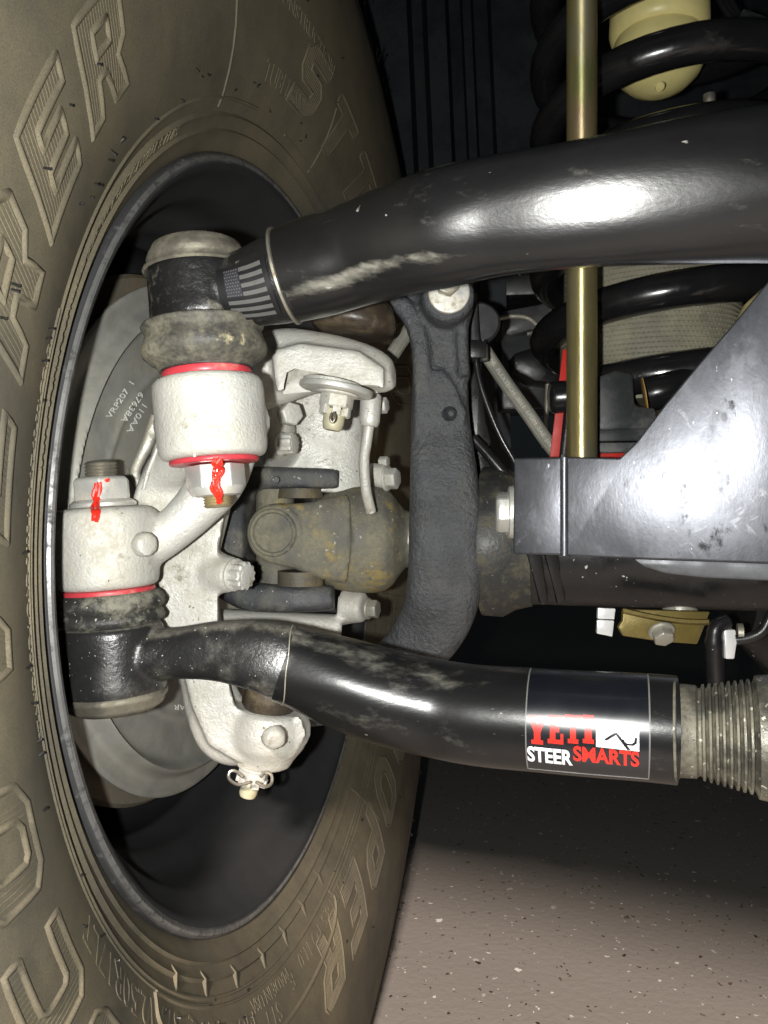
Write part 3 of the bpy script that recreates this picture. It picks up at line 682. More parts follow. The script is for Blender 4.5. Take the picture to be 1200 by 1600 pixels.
web(((424, 548), (470, 536), (560, 548), (600, 575), (600, 606), (500, 598), (432, 612)), .398, .03)
M.lathe(WC + WN * -.055, WN, [(0, .075), (.008, .075), (.014, .070), (.018, .062)], 56)
Tube([(330, 985, .47, 34, 40, 3), (430, 982, .49, 26, 30, 3), (530, 982, .50, 22, 30, 3)]).mesh(M)
Tube([(405, 715, .50, 26, 20, 2), (440, 730, .535, 24, 20, 2), (480, 735, .545, 20, 20, 2)]).mesh(M)
Tube([(430, 615, .46, 30, 26, 2), (440, 680, .475, 22, 24, 2), (440, 722, .50, 26, 20, 2)]).mesh(M)
Tube([(575, 740, .50, 18, 20, 2), (600, 745, .50, 20, 20, 3), (612, 745, .50, 18, 18, 3)]).mesh(M)
disc_at(362, 898, .405, (.85, -.5, -.05), 27, 4, M, 30)
disc_at(556, 948, .497, (.9, -.4, 0), 24, 16, M, 20)
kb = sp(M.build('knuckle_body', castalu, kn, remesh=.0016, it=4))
pk = ((448, 582), (460, 576), (500, 583), (590, 609), (594, 652), (440, 634), (444, 600))
cut = Mesh(); cut.rings([[W(x, y, .35) for x, y in pk], [W(x, y, .4175) for x, y in pk]])
co = cut.build('cutter', castalu, kn)
md = kb.modifiers.new('b', 'BOOLEAN'); md.operation = 'DIFFERENCE'; md.object = co; md.solver = 'EXACT'
dg = bpy.context.evaluated_depsgraph_get(); nm = bpy.data.meshes.new_from_object(kb.evaluated_get(dg)); kb.modifiers.clear(); kb.data = nm; nm.name = 'knuckle_body'; nm.set_sharp_from_angle(angle=R(40))
bpy.data.objects.remove(co)
def seam(pts, r=.0007, name='mould_seam'):
    o = wire([W(*p) for p in pts], r, None, 8, 5).build(name, castalu, kn); o.parent = kb; return o
seam([(296, 598, .3005), (299, 650, .2998), (304, 714, .3000)]); seam([(116, 800, .3415), (118, 850, .3405), (121, 908, .3410)])
seam([(290, 850, .411), (283, 930, .4105), (290, 1000, .409), (306, 1060, .4035), (330, 1120, .398), (352, 1160, .396), (372, 1184, .395)], .0009)
seam([(246, 700, .372), (232, 735, .374), (224, 765, .376)], .0010)
def kbolt(x, y, d, axis, rpx, hpx, sides=6, m=zincdirty, fl=0, rot=0.2, parent=kn):
    return hexa(W(x, y, d), axis, px(rpx, d), px(hpx, d), sides=sides, rot=rot, flange=px(fl, d) if fl else 0, fh=px(5, d) if fl else 0).build('bolt', m, parent, bevel=.0004, smooth=30)
kbolt(366, 898, .398, (.86, -.5, -.05), 23, 26, 12, castalu, 26)
kbolt(448, 648, .44, (.55, -.8, 0), 19, 22, 6, castalu, 0, .35)
kbolt(438, 694, .445, (.9, -.42, 0), 17, 26, 12, castalu, 19)
kbolt(603, 748, .492, (.9, -.42, 0), 17, 20, 6, castalu, 20)
kbolt(594, 722, .50, (.9, -.42, 0), 9, 14, 6, castalu)
kbolt(590, 634, .455, (.93, -.35, 0), 13, 16, 6, castalu, 0)
kbolt(574, 951, .49, (.93, -.37, 0), 15, 18, 6, zincdirty, 17)

t = thing('caliper_bracket', W(225, 770, .44), 'narrow dirty steel bracket in the dark gap between dust shield and knuckle', 'bracket')
Tube([(244, 650, .44, 9, 9, 3), (232, 690, .44, 10, 9, 3), (220, 715, .44, 9, 9, 3), (211, 740, .44, 9, 9, 3), (222, 768, .44, 9, 9, 3)], n=6, seg=16).mesh().build('bracket_arm', zincdirty, t)
Tube([(262, 640, .45, 8, 9, 3), (250, 690, .45, 9, 9, 3), (238, 740, .45, 9, 9, 3)], n=6, seg=16).mesh().build('bracket_rib', zincdirty, t)
# sensor tube clipped to the knuckle
t = thing('sensor_tube', W(572, 760, .44), 'pale tube curving down from its socket beside the castle nut', 'tube')
M = Mesh(); turned(580, 615, 577, 668, .435, [(0, 14), (5, 17), (44, 16), (52, 13)], M, 28); M.build('socket', castalu, t, bevel=.0006)
wire([W(578, 655, .435), W(573, 690, .437), W(569, 720, .44), W(572, 765, .445), W(580, 800, .45)], px(8.5, .44)).build('tube', castalu, t)

# ------------------------------------------------------------------ drag link
dl = thing('drag_link', W(*RJ[2:4], RJ[4]), 'thick curved black steering bar across the top with a grey flag decal', 'steering bar')
M = Mesh()
rj([(52, 70), (58, 76), (66, 79), (118, 79), (140, 80), (148, 76), (152, 66)], M=M)
Tube([(318, 462, .318, 44, 52, 2.2), (352, 455, .316, 52, 56, 2.2), (392, 449, .315, 60, 62, 2), (430, 439, .3135, 67, 67, 2), (462, 430, .312, 69, 69, 2)], n=6).mesh(M)
chip = mat('chipped_joint_paint', (0.011, 0.011, 0.0115), 0.34, dust=(0.20, 0.185, 0.14), amt=0.27, dscale=45, soft=0.08, grain=0.3, gscale=500, spec=0.6, dust2=(0.33, 0.31, 0.25), amt2=0.15, d2scale=60, bump2=0.4, b2scale=90)
forg = sp(M.build('joint_forging', chip, dl, remesh=.0013, it=3))
dt = Tube([(446, 432, .3135, 72, 72), (500, 416, .311, 77, 77), (560, 397, .307, 79, 79), (620, 377, .299, 83, 83), (690, 358, .2915, 89, 86, 2.2), (770, 340, .2855, 89, 86, 2.6), (860, 327, .2783, 91, 86, 3.0), (960, 314, .272, 97, 91, 3.0), (1080, 300, .2665, 108, 101, 2.6), (1200, 290, .2615, 116, 112), (1340, 284, .256, 125, 125), (1600, 280, .246, 145, 145)], n=8, seg=64)
dt.mesh().build('bar', blackpaint, dl)
def ring_on(T, i, off, w, M=None):
    M = M or Mesh(); n = 64
    P = [[T.at(i, 2 * math.pi * j / n, off) + T.fr[i][0] * s for j in range(n)] for s in (-w, -w * .4, w * .4, w)]
    Q = [[p + (T.c[i] - p).normalized() * (.0016 if k in (0, 3) else 0) for p in r] for k, r in enumerate(P)]
    return M.rings(Q)
ring_on(dt, 0, .0009, .0012).build('weld_bead', nickel, dl)
# flag decal on the forging
ft = Tube([(340, 457, .3165, 52, 55), (370, 453, .3155, 57, 59), (400, 447, .3145, 63, 64), (432, 438, .3135, 69, 69), (470, 428, .312, 72, 72)], n=6, seg=48)
u0, u1 = ft.u_at_px(371), ft.u_at_px(429)
M = Mesh(); tb = math.asin
th0, th1 = -.46, .66
M = ft.patch(ft.u_at_px(359), ft.u_at_px(437), th0 - .10, th1 + .10, .0014, 8, 16)
fl = sp(M.build('flag_decal', mat('black_decal_film', (.008, .008, .009), .42, spec=.4), dl))
M = Mesh(); st = (th1 - th0) / 13
for k in range(13):
    if k % 2 == 0:
        M = ft.patch(u0 + (u1 - u0) * .40 if k < 7 else u0, u1, th0 + st * k, th0 + st * (k + 1), .0019, 8, 3, .0003, M)
M.build('stripe', flaggrey, dl).parent = fl
M = ft.patch(u0, u0 + (u1 - u0) * .385, th0, th0 + st * 7, .0018, 5, 6, .0003); M.build('canton', flagblue, dl).parent = fl
M = Mesh()
for r_ in range(9):
    for c_ in range(6 - r_ % 2):
        uu = u0 + (u1 - u0) * .385 * (c_ + .5 + .5 * (r_ % 2)) / 6; tt = th0 + st * 7 * (r_ + .5) / 9
        pts = []
        for k in range(10):
            a = math.pi * k / 5; rr = .00042 if k % 2 == 0 else .0002
            pts.append(ft.surf(uu + rr * math.sin(a), tt - rr * math.cos(a) / .018, .0021))
        M.add(pts, [tuple(range(10))])
M.build('star', flaggrey, dl).parent = fl
# cap, grease fitting, boot, seals, stud and nut
cap = sp(rj([(60, 84), (63, 85), (66, 82), (60, 78), (50, 76), (46, 78), (36, 74), (30, 70), (25, 68), (21, 62), (20, 30), (19, 2)]).build('end_cap', capsteel, dl, smooth=50))
M = Mesh(); turned(319, 380, 319, 361, .318, [(0, 12), (4, 12), (5, 8), (10, 8), (12, 10), (16, 9), (19, 5)], M, 24)
M.build('grease_fitting', nickel, dl).parent = cap
rj([(146, 60), (147, 93), (150, 95), (155, 93), (158, 90), (166, 90), (176, 94), (186, 97), (196, 95), (204, 87), (210, 77), (217, 73), (219, 60)]).build('rubber_boot', bootrub, dl, smooth=60)
rj([(209, 60), (209, 71), (219, 71), (220, 60)]).build('seal_ring', blackring, dl)
rj([(219, 50), (219, 68), (221, 69), (229, 69), (231, 68), (231, 50)]).build('seal_ring', redring, dl, bevel=.0003)
rj([(356, 50), (356, 67), (358, 69), (362, 69), (364, 67), (364, 50)]).build('seal_ring', redring, dl, bevel=.0003)
ax = (W(RJ[2], RJ[3], .32) - W(RJ[0], RJ[1], .32)).normalized()
cx = on_axis(RJ, 727)
nut = sp(hexa(W(cx, 727, .32), ax, px(46, .32), px(38, .32), rot=.30, cham=.06).build('nut', zinc, dl, bevel=.0006))
M = rj([(400, 44), (403, 44), (413, 38), (415, 30)]); M.build('nut_collar', zinc, dl).parent = nut
thread(on_axis(RJ, 774), 774, on_axis(RJ, 792), 792, .32, 23, 4).build('stud', brasszinc, dl)
def drip(pts, d, r0, parent, root, name='paint_mark'):
    M = Mesh(); rnd_ = random.Random(len(pts) * 7 + int(pts[0][0]))
    for k in range(6):
        P = []
        for (x, y, w_, dd) in pts: P.append(W(x + rnd_.uniform(-w_, w_) * 1.5, y + rnd_.uniform(-2, 2), d + dd + rnd_.uniform(-.0005, .0003)))
        wire(P, [px(r0 * rnd_.uniform(.55, 1.1), d) for _ in P], M, 8, 4)
    o = M.build(name, redpaint, root); o.parent = parent; return o
drip([(342, 716, 4, -.0186), (340, 724, 5, -.0184), (342, 733, 5, -.0118), (338, 748, 5, -.0116), (336, 760, 4, -.0116), (341, 770, 4, -.0104), (343, 784, 2, -.0064)], .3195, 3.3, nut, dl)
M = Mesh(); wire([W(300, 597, .2995), W(300, 606, .2985), W(299, 616, .2985)], [px(5, .3), px(4, .3), px(3, .3)], M, 8)
M.build('paint_mark', yellowpaint, kn).parent = kb

# ------------------------------------------------------------------ tie rod
tr = thing('tie_rod', W(183, 1110, .36), 'straight black steering rod low in view with a red and white label', 'steering bar')
M = Mesh()
lj([(252, 70), (256, 76), (262, 78), (330, 78), (345, 79), (360, 77), (364, 66)], M=M)
Tube([(190, 1028, .36, 52, 60, 2.2), (235, 1023, .358, 42, 52, 2.3), (280, 1020, .356, 40, 46, 2.6), (340, 1017, .353, 46, 46, 3), (400, 1023, .351, 54, 50, 3), (440, 1033, .351, 58, 54, 2.8), (468, 1042, .352, 58, 54, 2.4)], n=6).mesh(M)
M.build('joint_forging', blackgrease, tr, remesh=.0013, it=3)
tt = Tube([(446, 1036, .350, 60.5, 58.5, 2.6), (470, 1044, .350, 62, 62, 2.4), (530, 1065, .3495, 70, 70, 2), (600, 1087, .3485, 74, 74, 2), (680, 1106, .3462, 75, 75, 2), (750, 1117, .3405, 77, 77, 2), (840, 1124, .3334, 79, 79, 2), (920, 1130, .3272, 80.5, 80.5, 2), (1000, 1135, .3214, 82, 82, 2), (1057, 1140, .3174, 83, 83, 2)], n=8, seg=64)
tt.mesh().build('bar', rodpaint, tr)
i0 = min(range(len(tt.c)), key=lambda i: abs(tt.rows[i][0] - 452))
M = Mesh()
P = [tt.at(i0, a, .0002) + tt.fr[i0][0] * (.0035 * math.sin(a * 1.5)) for a in [R(-70 + 5 * k) for k in range(33)]]
wire(P, .00030, M, 6, 1); M.build('weld_bead', zincdirty, tr)
# label with printing
ul0, ul1 = tt.u_at_px(831), tt.u_at_px(1012)
lb = sp(tt.patch(ul0, ul1, -1.25, 1.12, .0003, 12, 24, .0003).build('label', labelm, tr))
M = Mesh()
for uu in (ul0, ul1):
    tt.patch(uu - .00045, uu + .0001, -1.25, 1.12, .0005, 1, 24, .0003, M)
tt.patch(ul0, ul1, 1.12, 1.135, .0005, 12, 1, .0003, M)
M.build('label_edge', labelline, tr).parent = lb
def print_tube(T, vs, fs, name, m_, x0, x1, th_a, th_b, slope=0.0, off=.0007, root=None, parent=None):
    ua, ub = T.u_at_px(x0), T.u_at_px(x1)
    X0 = min(v.x for v in vs); X1 = max(v.x for v in vs); Y0 = min(v.y for v in vs); Y1 = max(v.y for v in vs)
    M = Mesh(); M.add([T.surf(ua + (ub - ua) * (v.x - X0) / (X1 - X0), th_b + (th_a - th_b) * (v.y - Y0) / (Y1 - Y0) + slope * (v.x - X0) / (X1 - X0), off) for v in vs], fs)
    o = M.build(name, m_, root, recalc=False); o.parent = parent; return o
def poly(pts, maxlen=.12):
    bm = bmesh.new(); bm.faces.new([bm.verts.new((x, y, 0)) for x, y in pts]); bmesh.ops.triangulate(bm, faces=bm.faces)
    for _ in range(3):
        es = [e for e in bm.edges if e.calc_length() > maxlen]
        if es: bmesh.ops.subdivide_edges(bm, edges=es, cuts=1); bmesh.ops.triangulate(bm, faces=bm.faces)
    bm.verts.index_update(); r = [v.co.copy() for v in bm.verts], [tuple(v.index for v in f.verts) for f in bm.faces]; bm.free(); return r
GL = {'Y': [(0, 1), (.44, 1), (.44, .84), (.37, .84), (.5, .6), (.63, .84), (.56, .84), (.56, 1), (1, 1), (1, .84), (.92, .84), (.68, .42), (.68, .16), (.82, .16), (.82, 0), (.18, 0), (.18, .16), (.32, .16), (.32, .42), (.08, .84), (0, .84)],
      'E': [(0, 1), (1, 1), (1, .64), (.82, .64), (.82, .84), (.5, .84), (.5, .6), (.74, .6), (.74, .42), (.5, .42), (.5, .16), (.82, .16), (.82, .38), (1, .38), (1, 0), (0, 0), (0, .16), (.14, .16), (.14, .84), (0, .84)],
      'T': [(0, 1), (1, 1), (1, .62), (.84, .62), (.84, .84), (.68, .84), (.68, .16), (.82, .16), (.82, 0), (.18, 0), (.18, .16), (.32, .16), (.32, .84), (.16, .84), (.16, .62), (0, .62)],
      'I': [(0, 1), (1, 1), (1, .84), (.82, .84), (.82, .16), (1, .16), (1, 0), (0, 0), (0, .16), (.18, .16), (.18, .84), (0, .84)]}
SL = .035
def th_at(x, y):                # angle on the tie rod under a photograph point
    i = min(range(len(tt.rows)), key=lambda i: abs(tt.rows[i][0] - x)); r = tt.rows[i]
    return math.asin(max(-1, min(1, (y - r[1]) / r[3])))
for ch, x0, x1 in (('Y', 834, 861), ('E', 863, 886), ('T', 888, 912), ('I', 914, 930)):
    vs, fs = poly(GL[ch]); print_tube(tt, vs, fs, 'letter', printred, x0, x1, th_at(x0, 1118), th_at(x0, 1157), SL * .1, root=tr, parent=lb)
vs, fs = poly([(0, 0), (1, 0), (1, 1), (.04, 1), (0, .96)], .1); print_tube(tt, vs, fs, 'logo_panel', printwhite, 933, 996, th_at(940, 1128), th_at(940, 1163), SL, root=tr, parent=lb)
for pts in ([(.18, .34), (.42, .62), (.48, .56), (.24, .30)], [(.43, .62), (.48, .66), (.80, .0), (.72, .0)], [(.60, .42), (.62, .28), (.70, .20), (.86, .20), (.94, .30), (.95, .52), (.90, .52), (.88, .34), (.82, .27), (.72, .27), (.66, .33), (.64, .42)]):
    vs, fs = poly(pts, .1); xs_ = [p[0] for p in pts]; ys_ = [p[1] for p in pts]
    f0, f1 = th_at(940, 1128), th_at(940, 1163); y_ = lambda q: f1 + (f0 - f1) * q
    print_tube(tt, vs, fs, 'logo_stroke', labelm, 933 + 63 * min(xs_), 933 + 63 * max(xs_), y_(max(ys_)) + SL * min(xs_), y_(min(ys_)) + SL * min(xs_), 0, .0010, root=tr, parent=lb)
for body, m_, x0, x1 in (('STEER', printwhite, 832, 899), ('SMARTS', printred, 900, 996)):
    vs, fs = glyphs(body, 1.0, bold=.035, maxlen=.25); print_tube(tt, vs, fs, 'letter', m_, x0, x1, th_at(x0, 1160.5), th_at(x0, 1182), SL * (.4 if x0 < 850 else .8), root=tr, parent=lb)
# threaded adjuster at the right end
pr = [(0, 60), (0, 80), (4, 81), (6, 74), (10, 71), (36, 70), (40, 66)]
for k in range(8):
    s0 = 44 + k * 10.5; pr += [(s0, 66 + k * 1.6), (s0 + 2.5, 72 + k * 1.7), (s0 + 6, 72.5 + k * 1.7), (s0 + 8.5, 66 + k * 1.6)]
pr += [(130, 82), (133, 90), (150, 92), (260, 96), (262, 60)]
o = turned(1054, 1140, 1300, 1160, .316, pr, None, 72, .295).build('threaded_adjuster', mat('dusty_threaded_steel', (0.10, 0.095, 0.08), 0.38, metal=0.5, dust=(0.27, 0.25, 0.19), amt=0.5, dscale=40, grain=0.5, gscale=500, speck=(.6, .58, .5), spscale=350, spamt=.08), tr, smooth=40)
# lower joint fittings
cap = sp(lj([(355, 74), (358, 78), (364, 79), (367, 78), (371, 74), (377, 73), (381, 70), (386, 62), (388, 40), (389, 2)]).build('end_cap', capsteel, tr, smooth=50))
M = Mesh(); turned(182, 1106, 183, 1114, .352, [(0, 14), (4, 13), (7, 8), (8, 3)], M, 20); M.build('grease_fitting', nickel, tr).parent = cap
lj([(203, 60), (204, 74), (208, 78), (216, 83), (222, 84), (228, 81), (233, 77), (237, 80), (243, 83), (249, 81), (254, 72), (256, 60)]).build('rubber_boot', bootdark, tr, smooth=60)
lj([(197, 50), (197, 68), (199, 70), (204, 70), (206, 68), (206, 50)]).build('seal_ring', redring, tr, bevel=.0003)
ax = (W(LJ[0], LJ[1], .36) - W(LJ[2], LJ[3], .36)).normalized()
nut = sp(hexa(W(on_axis(LJ, 793), 793, .36), ax, px(45, .36), px(47, .36), rot=.25, cham=.10, flange=px(50, .36), fh=px(12, .36)).build('nut', zinc, tr, bevel=.0006))
thread(on_axis(LJ, 748), 748, on_axis(LJ, 722), 722, .36, 25, 5).build('stud', nickel, tr)
drip([(154, 754, 4, -.0122), (152, 764, 3, -.0124), (150, 778, 3, -.0126), (149, 788, 4, -.0150), (148, 794, 5, -.0185), (149, 802, 4, -.0236), (148, 814, 2, -.0237)], .360, 3.3, nut, tr)
drip([(165, 750, 4, -.0110), (168, 751, 2, -.0110)], .36, 3, nut, tr)

# ------------------------------------------------------------------ axle: end forging, tube, flange
axl = thing('front_axle', WC + WN * .15 - V((0, 0, .05)), 'black cast axle end with its tall C shaped yoke and dark tube', 'axle')
M = Mesh()
Tube([(690, 440, .455, 50, 40, 2.4), (688, 490, .456, 45, 36, 3), (688, 560, .458, 43, 34, 4), (688, 650, .459, 45, 36, 4), (693, 740, .455, 52, 46, 3.6), (696, 840, .453, 57, 50, 3.4), (694, 915, .457, 58, 48, 3.2), (676, 975, .466, 54, 42, 3), (632, 1030, .476, 46, 36, 3), (560, 1080, .485, 40, 30, 3), (470, 1100, .49, 36, 26, 2.5), (410, 1105, .47, 34, 26, 2)], n=8).mesh(M)
Tube([(690, 462, .456, 44, 36, 2.4), (640, 440, .458, 40, 34, 2.4), (590, 436, .46, 40, 34, 2.4), (540, 446, .455, 44, 40, 2.4)], n=6).mesh(M)
Tube([(612, 462, .452, 14, 26, 3.5), (640, 492, .4505, 15, 26, 3.5), (655, 530, .4505, 15, 26, 3.5), (660, 580, .451, 15, 26, 3.5), (660, 650, .4525, 15, 26, 3.5), (658, 730, .455, 14, 24, 3)], n=6).mesh(M)
M.slab([W(x, y, .4425) for x, y in ((664, 580), (690, 578), (706, 594), (718, 618), (729, 644), (726, 660), (708, 674), (692, 704), (664, 712))], V((0, .03, 0)))
Tube([(730, 480, .450, 10, 22, 3), (722, 520, .447, 10, 22, 3), (725, 590, .447, 10, 20, 3)], n=6).mesh(M)
M.lathe(W(701, 460, .425), V((0, 1, 0)), [(0, px(37, .44)), (.004, px(41, .44)), (.06, px(41, .44))], 40)
yk = sp(M.build('end_yoke', castblack, axl, remesh=.0015, it=3))
cut = Mesh(); cut.lathe(W(700, 646, .43), V((.16, 1, .12)), [(0, px(12, .43)), (.017, px(12, .43)), (.022, px(4, .43))], 32)
co = cut.build('cutter', castblack, axl)
md = yk.modifiers.new('b', 'BOOLEAN'); md.operation = 'DIFFERENCE'; md.object = co; md.solver = 'EXACT'
dg = bpy.context.evaluated_depsgraph_get(); nm = bpy.data.meshes.new_from_object(yk.evaluated_get(dg)); yk.modifiers.clear(); yk.data = nm; nm.name = 'end_yoke'
bpy.data.objects.remove(co)
M = Mesh(); M.lathe(W(701, 459, .4235), V((0, -1, 0)), [(0, px(33, .42)), (.003, px(33, .42)), (.0035, px(31, .42)), (.0035, .001)], 40)
M.build('washer', zinc, axl, bevel=.0003)
hexa(W(699, 446, .4195), (0, -1, 0), px(19, .42), .005, rot=.2).build('bolt', zincdirty, axl, bevel=.0005)
M = Mesh(); M.lathe(WC + WN * .136, WN, [(0, .036), (.004, .046), (.016, .0465), (.024, .042), (.034, .0395)], 56); M.build('tube_flange', castblack2, axl, smooth=40)
M = Mesh(); M.lathe(WC + WN * .13, WN, [(0, .0385), (.8, .0385)], 56); M.build('axle_tube', satinblack, axl)
M = Mesh()
for x in (823, 850):
    M.slab([W(x, 862, .43), W(x + 22, 862, .43), W(x + 34, 940, .445), W(x + 22, 944, .445)], V((.004, .05, 0)))
M.build('gusset', satinblack, axl, bevel=.0008)

# ball joints between axle yoke and knuckle
def ball_joint(label, parts):
    t = thing('ball_joint', parts[0], label, 'ball joint', 'ball joints of the knuckle'); return t
bj = ball_joint('upper ball joint, castle nut hanging under a slanted bright washer plate', (W(520, 672, .40),))
turned(560, 455, 549, 530, .425, [(0, 40), (20, 56), (38, 64), (54, 67), (62, 64), (68, 50)]).build('rubber_boot', mat('brown_rubber_boot', (.045, .034, .024), .33, dust=(.16, .12, .07), amt=.35, dscale=60, grain=.3), bj, smooth=50)
axd = (W(519, 673, .385) - W(533, 590, .385)).normalized()
def bjd(x, y, prof, m_, name, d=.392, seg=40, **k):
    M = Mesh(); M.lathe(W(x, y, d), axd, [(px(a, d), px(b, d)) for a, b in prof], seg); return M.build(name, m_, bj, **k)
bjd(520, 596, [(0, 44), (0, 46), (9, 46), (10, 44)], castalu, 'washer', .392, bevel=.0004)
bjd(526, 604, [(0, 55), (0, 58), (8, 58), (9, 56)], zinc, 'washer', .388, bevel=.0004)
nut = sp(hexa(W(528, 614, .386), axd, px(27, .386), px(24, .386), rot=.35, cham=.08, flange=px(33, .386), fh=px(5, .386)).build('castle_nut', castalu, bj, bevel=.0005))
for k in range(6):
    M = Mesh(); a = .35 + math.pi / 6 + k * math.pi / 3; b1 = (V((0, -1, 0)) - axd * V((0, -1, 0)).dot(axd)).normalized(); b2 = axd.cross(b1)
    o_ = b1 * math.cos(a) + b2 * math.sin(a); M.box(W(528, 614, .386) + axd * px(29, .386) + o_ * px(20, .386), axd * px(7, .386), o_ * px(5, .386), axd.cross(o_) * px(6.5, .386))
    M.build('nut_tab', castalu, bj, bevel=.0003).parent = nut
bjd(524, 640, [(0, 17), (22, 17), (30, 15), (33, 12)], mat('cream_stud_steel', (.58, .55, .40), .45, metal=.3, dust=(.45, .4, .25), amt=.4, dscale=60), 'stud', .386)
wire([W(518, 646, .368), W(516, 654, .366), W(519, 660, .366), W(523, 654, .366), W(522, 644, .368)], px(2, .37)).build('cotter_pin', nickel, bj)
b2_ = ball_joint('lower ball joint, castle nut with a looped cotter pin below the knuckle', (W(390, 1245, .405),))
turned(428, 1050, 418, 1110, .402, [(0, 34), (16, 40), (36, 43), (52, 42), (60, 36)]).build('rubber_boot', MATS['brown_rubber_boot'], b2_, smooth=50)
axd = (W(390, 1246, .405) - W(404, 1190, .405)).normalized()
def low(x, y, prof, m_, name, d=.405, **k):
    M = Mesh(); M.lathe(W(x, y, d), axd, [(px(a, d), px(b, d)) for a, b in prof], 32); return M.build(name, m_, b2_, **k)
nut = sp(hexa(W(399, 1197, .400), axd, px(25, .40), px(18, .40), rot=.1, cham=.06, flange=px(28, .405), fh=px(4, .405)).build('castle_nut', castalu, b2_, bevel=.0005))
for k in range(6):
    M = Mesh(); a = .1 + math.pi / 6 + k * math.pi / 3; b1 = (V((0, -1, 0)) - axd * V((0, -1, 0)).dot(axd)).normalized(); q2 = axd.cross(b1)
    o_ = b1 * math.cos(a) + q2 * math.sin(a); M.box(W(399, 1197, .400) + axd * px(22, .405) + o_ * px(19, .405), axd * px(6, .405), o_ * px(5, .405), axd.cross(o_) * px(6, .405))
    M.build('nut_tab', castalu, b2_, bevel=.0003).parent = nut
low(394, 1214, [(0, 14), (26, 14), (31, 12), (33, 8)], MATS['cream_stud_steel'], 'stud', .40)
M = Mesh(); wire([W(392, 1222, .380), W(372, 1226, .382), W(358, 1217, .386), W(359, 1206, .388), W(368, 1205, .388), W(380, 1214, .386)], px(2.4, .4), M, 8)
wire([W(400, 1222, .380), W(414, 1229, .382), W(424, 1224, .386), W(424, 1211, .388), W(414, 1207, .388), W(407, 1214, .386)], px(2.4, .4), M, 8)
M.build('cotter_pin', nickel, b2_)

# ------------------------------------------------------------------ universal joint
uj = thing('universal_joint', W(490, 925, .50), 'dusty steel universal joint of the axle shaft behind the steering rods', 'universal joint')
M = Mesh(); turned(468, 843, 640, 842, .502, [(0, 40), (14, 56), (34, 68), (56, 78), (84, 84), (116, 84), (134, 80), (146, 71), (156, 56), (166, 44), (185, 42)], M, 64)
Tube([(428, 834, .466, 47, 14, 2.6), (470, 838, .466, 53, 16, 2.6), (500, 841, .468, 62, 20, 2.6), (540, 842, .474, 70, 26, 2.4)], n=6).mesh(M)
M.lathe(W(429, 834, .462), V((.16, 1, .03)), [(-.001, px(42, .462)), (.0015, px(47, .462)), (.014, px(47, .462))], 48)
Tube([(428, 834, .535, 44, 14, 2.6), (500, 841, .53, 58, 20, 2.6), (540, 842, .52, 66, 26, 2.4)], n=6).mesh(M)
M.build('shaft_yoke', ujoint, uj, remesh=.0013, it=3)
fc = V((-.14, -1, -.03)).normalized(); c0 = W(428, 832, .4625)
M = Mesh(); M.lathe(c0, fc, [(-.006, px(38, .46)), (.0022, px(38, .46)), (.0034, px(36, .46)), (.0032, px(32, .46)), (.0014, px(30, .46)), (.0010, px(27.5, .46)), (.0012, px(25.5, .46)), (-.0020, px(24, .46)), (-.006, px(24, .46))], 56, cap=False)
sp(M.build('bearing_cap', ujoint, uj, smooth=25, recalc=False))
M = Mesh(); M.lathe(c0, fc, [(-.004, px(25, .46)), (-.0022, px(25, .46)), (-.0017, px(14, .46)), (-.0012, 0)], 48); M.build('cap_face', yokedark, uj, smooth=50)
M = Mesh(); turned(325, 843, 395, 843, .50, [(0, 40), (6, 62), (16, 80), (36, 92), (56, 94), (70, 88), (74, 60)], M, 56)
Tube([(372, 768, .498, 34, 34, 3), (398, 749, .497, 20, 34, 4), (450, 747, .496, 17, 34, 5), (510, 748, .496, 16, 33, 5), (531, 749, .496, 14, 30, 4)], n=6).mesh(M)
Tube([(352, 905, .488, 30, 34, 3), (385, 929, .484, 24, 34, 3), (430, 935, .482, 22, 34, 4), (490, 935, .482, 21, 33, 4), (522, 934, .482, 19, 30, 3)], n=6).mesh(M)
M.build('outer_yoke', yokedark, uj, remesh=.0013, it=3)
M = Mesh(); M.lathe(W(428, 834, .47), V((0, 1, 0)), [(0, px(28, .5)), (.07, px(28, .5))], 32); turned(430, 762, 430, 915, .5, [(0, 30), (153, 30)], M, 32)
M.build('cross', ujoint, uj)
M = Mesh(); turned(470, 764, 470, 780, .492, [(0, 34), (15, 36)], M, 32); M.build('bearing_cup', mat('rusty_cup_steel', (.11, .10, .075), .6, metal=.1, dust=(.25, .18, .07), amt=.36, dscale=60, grain=.5), uj)
M = Mesh(); turned(470, 892, 470, 914, .475, [(0, 36), (22, 36)], M, 32); M.build('bearing_cup', MATS['rusty_cup_steel'], uj)
hexa(W(432, 750, .474), (0, -1, 0), px(6, .47), .002, rot=.4).build('punch_mark', yokedark, uj)
M = Mesh(); M.lathe(WC + WN * .105, WN, [(-.01, .017), (.03, .017)], 32); M.lathe(WC + WN * .102, WN, [(0, .026), (.012, .026)], 32); M.build('shaft', nickel, uj)
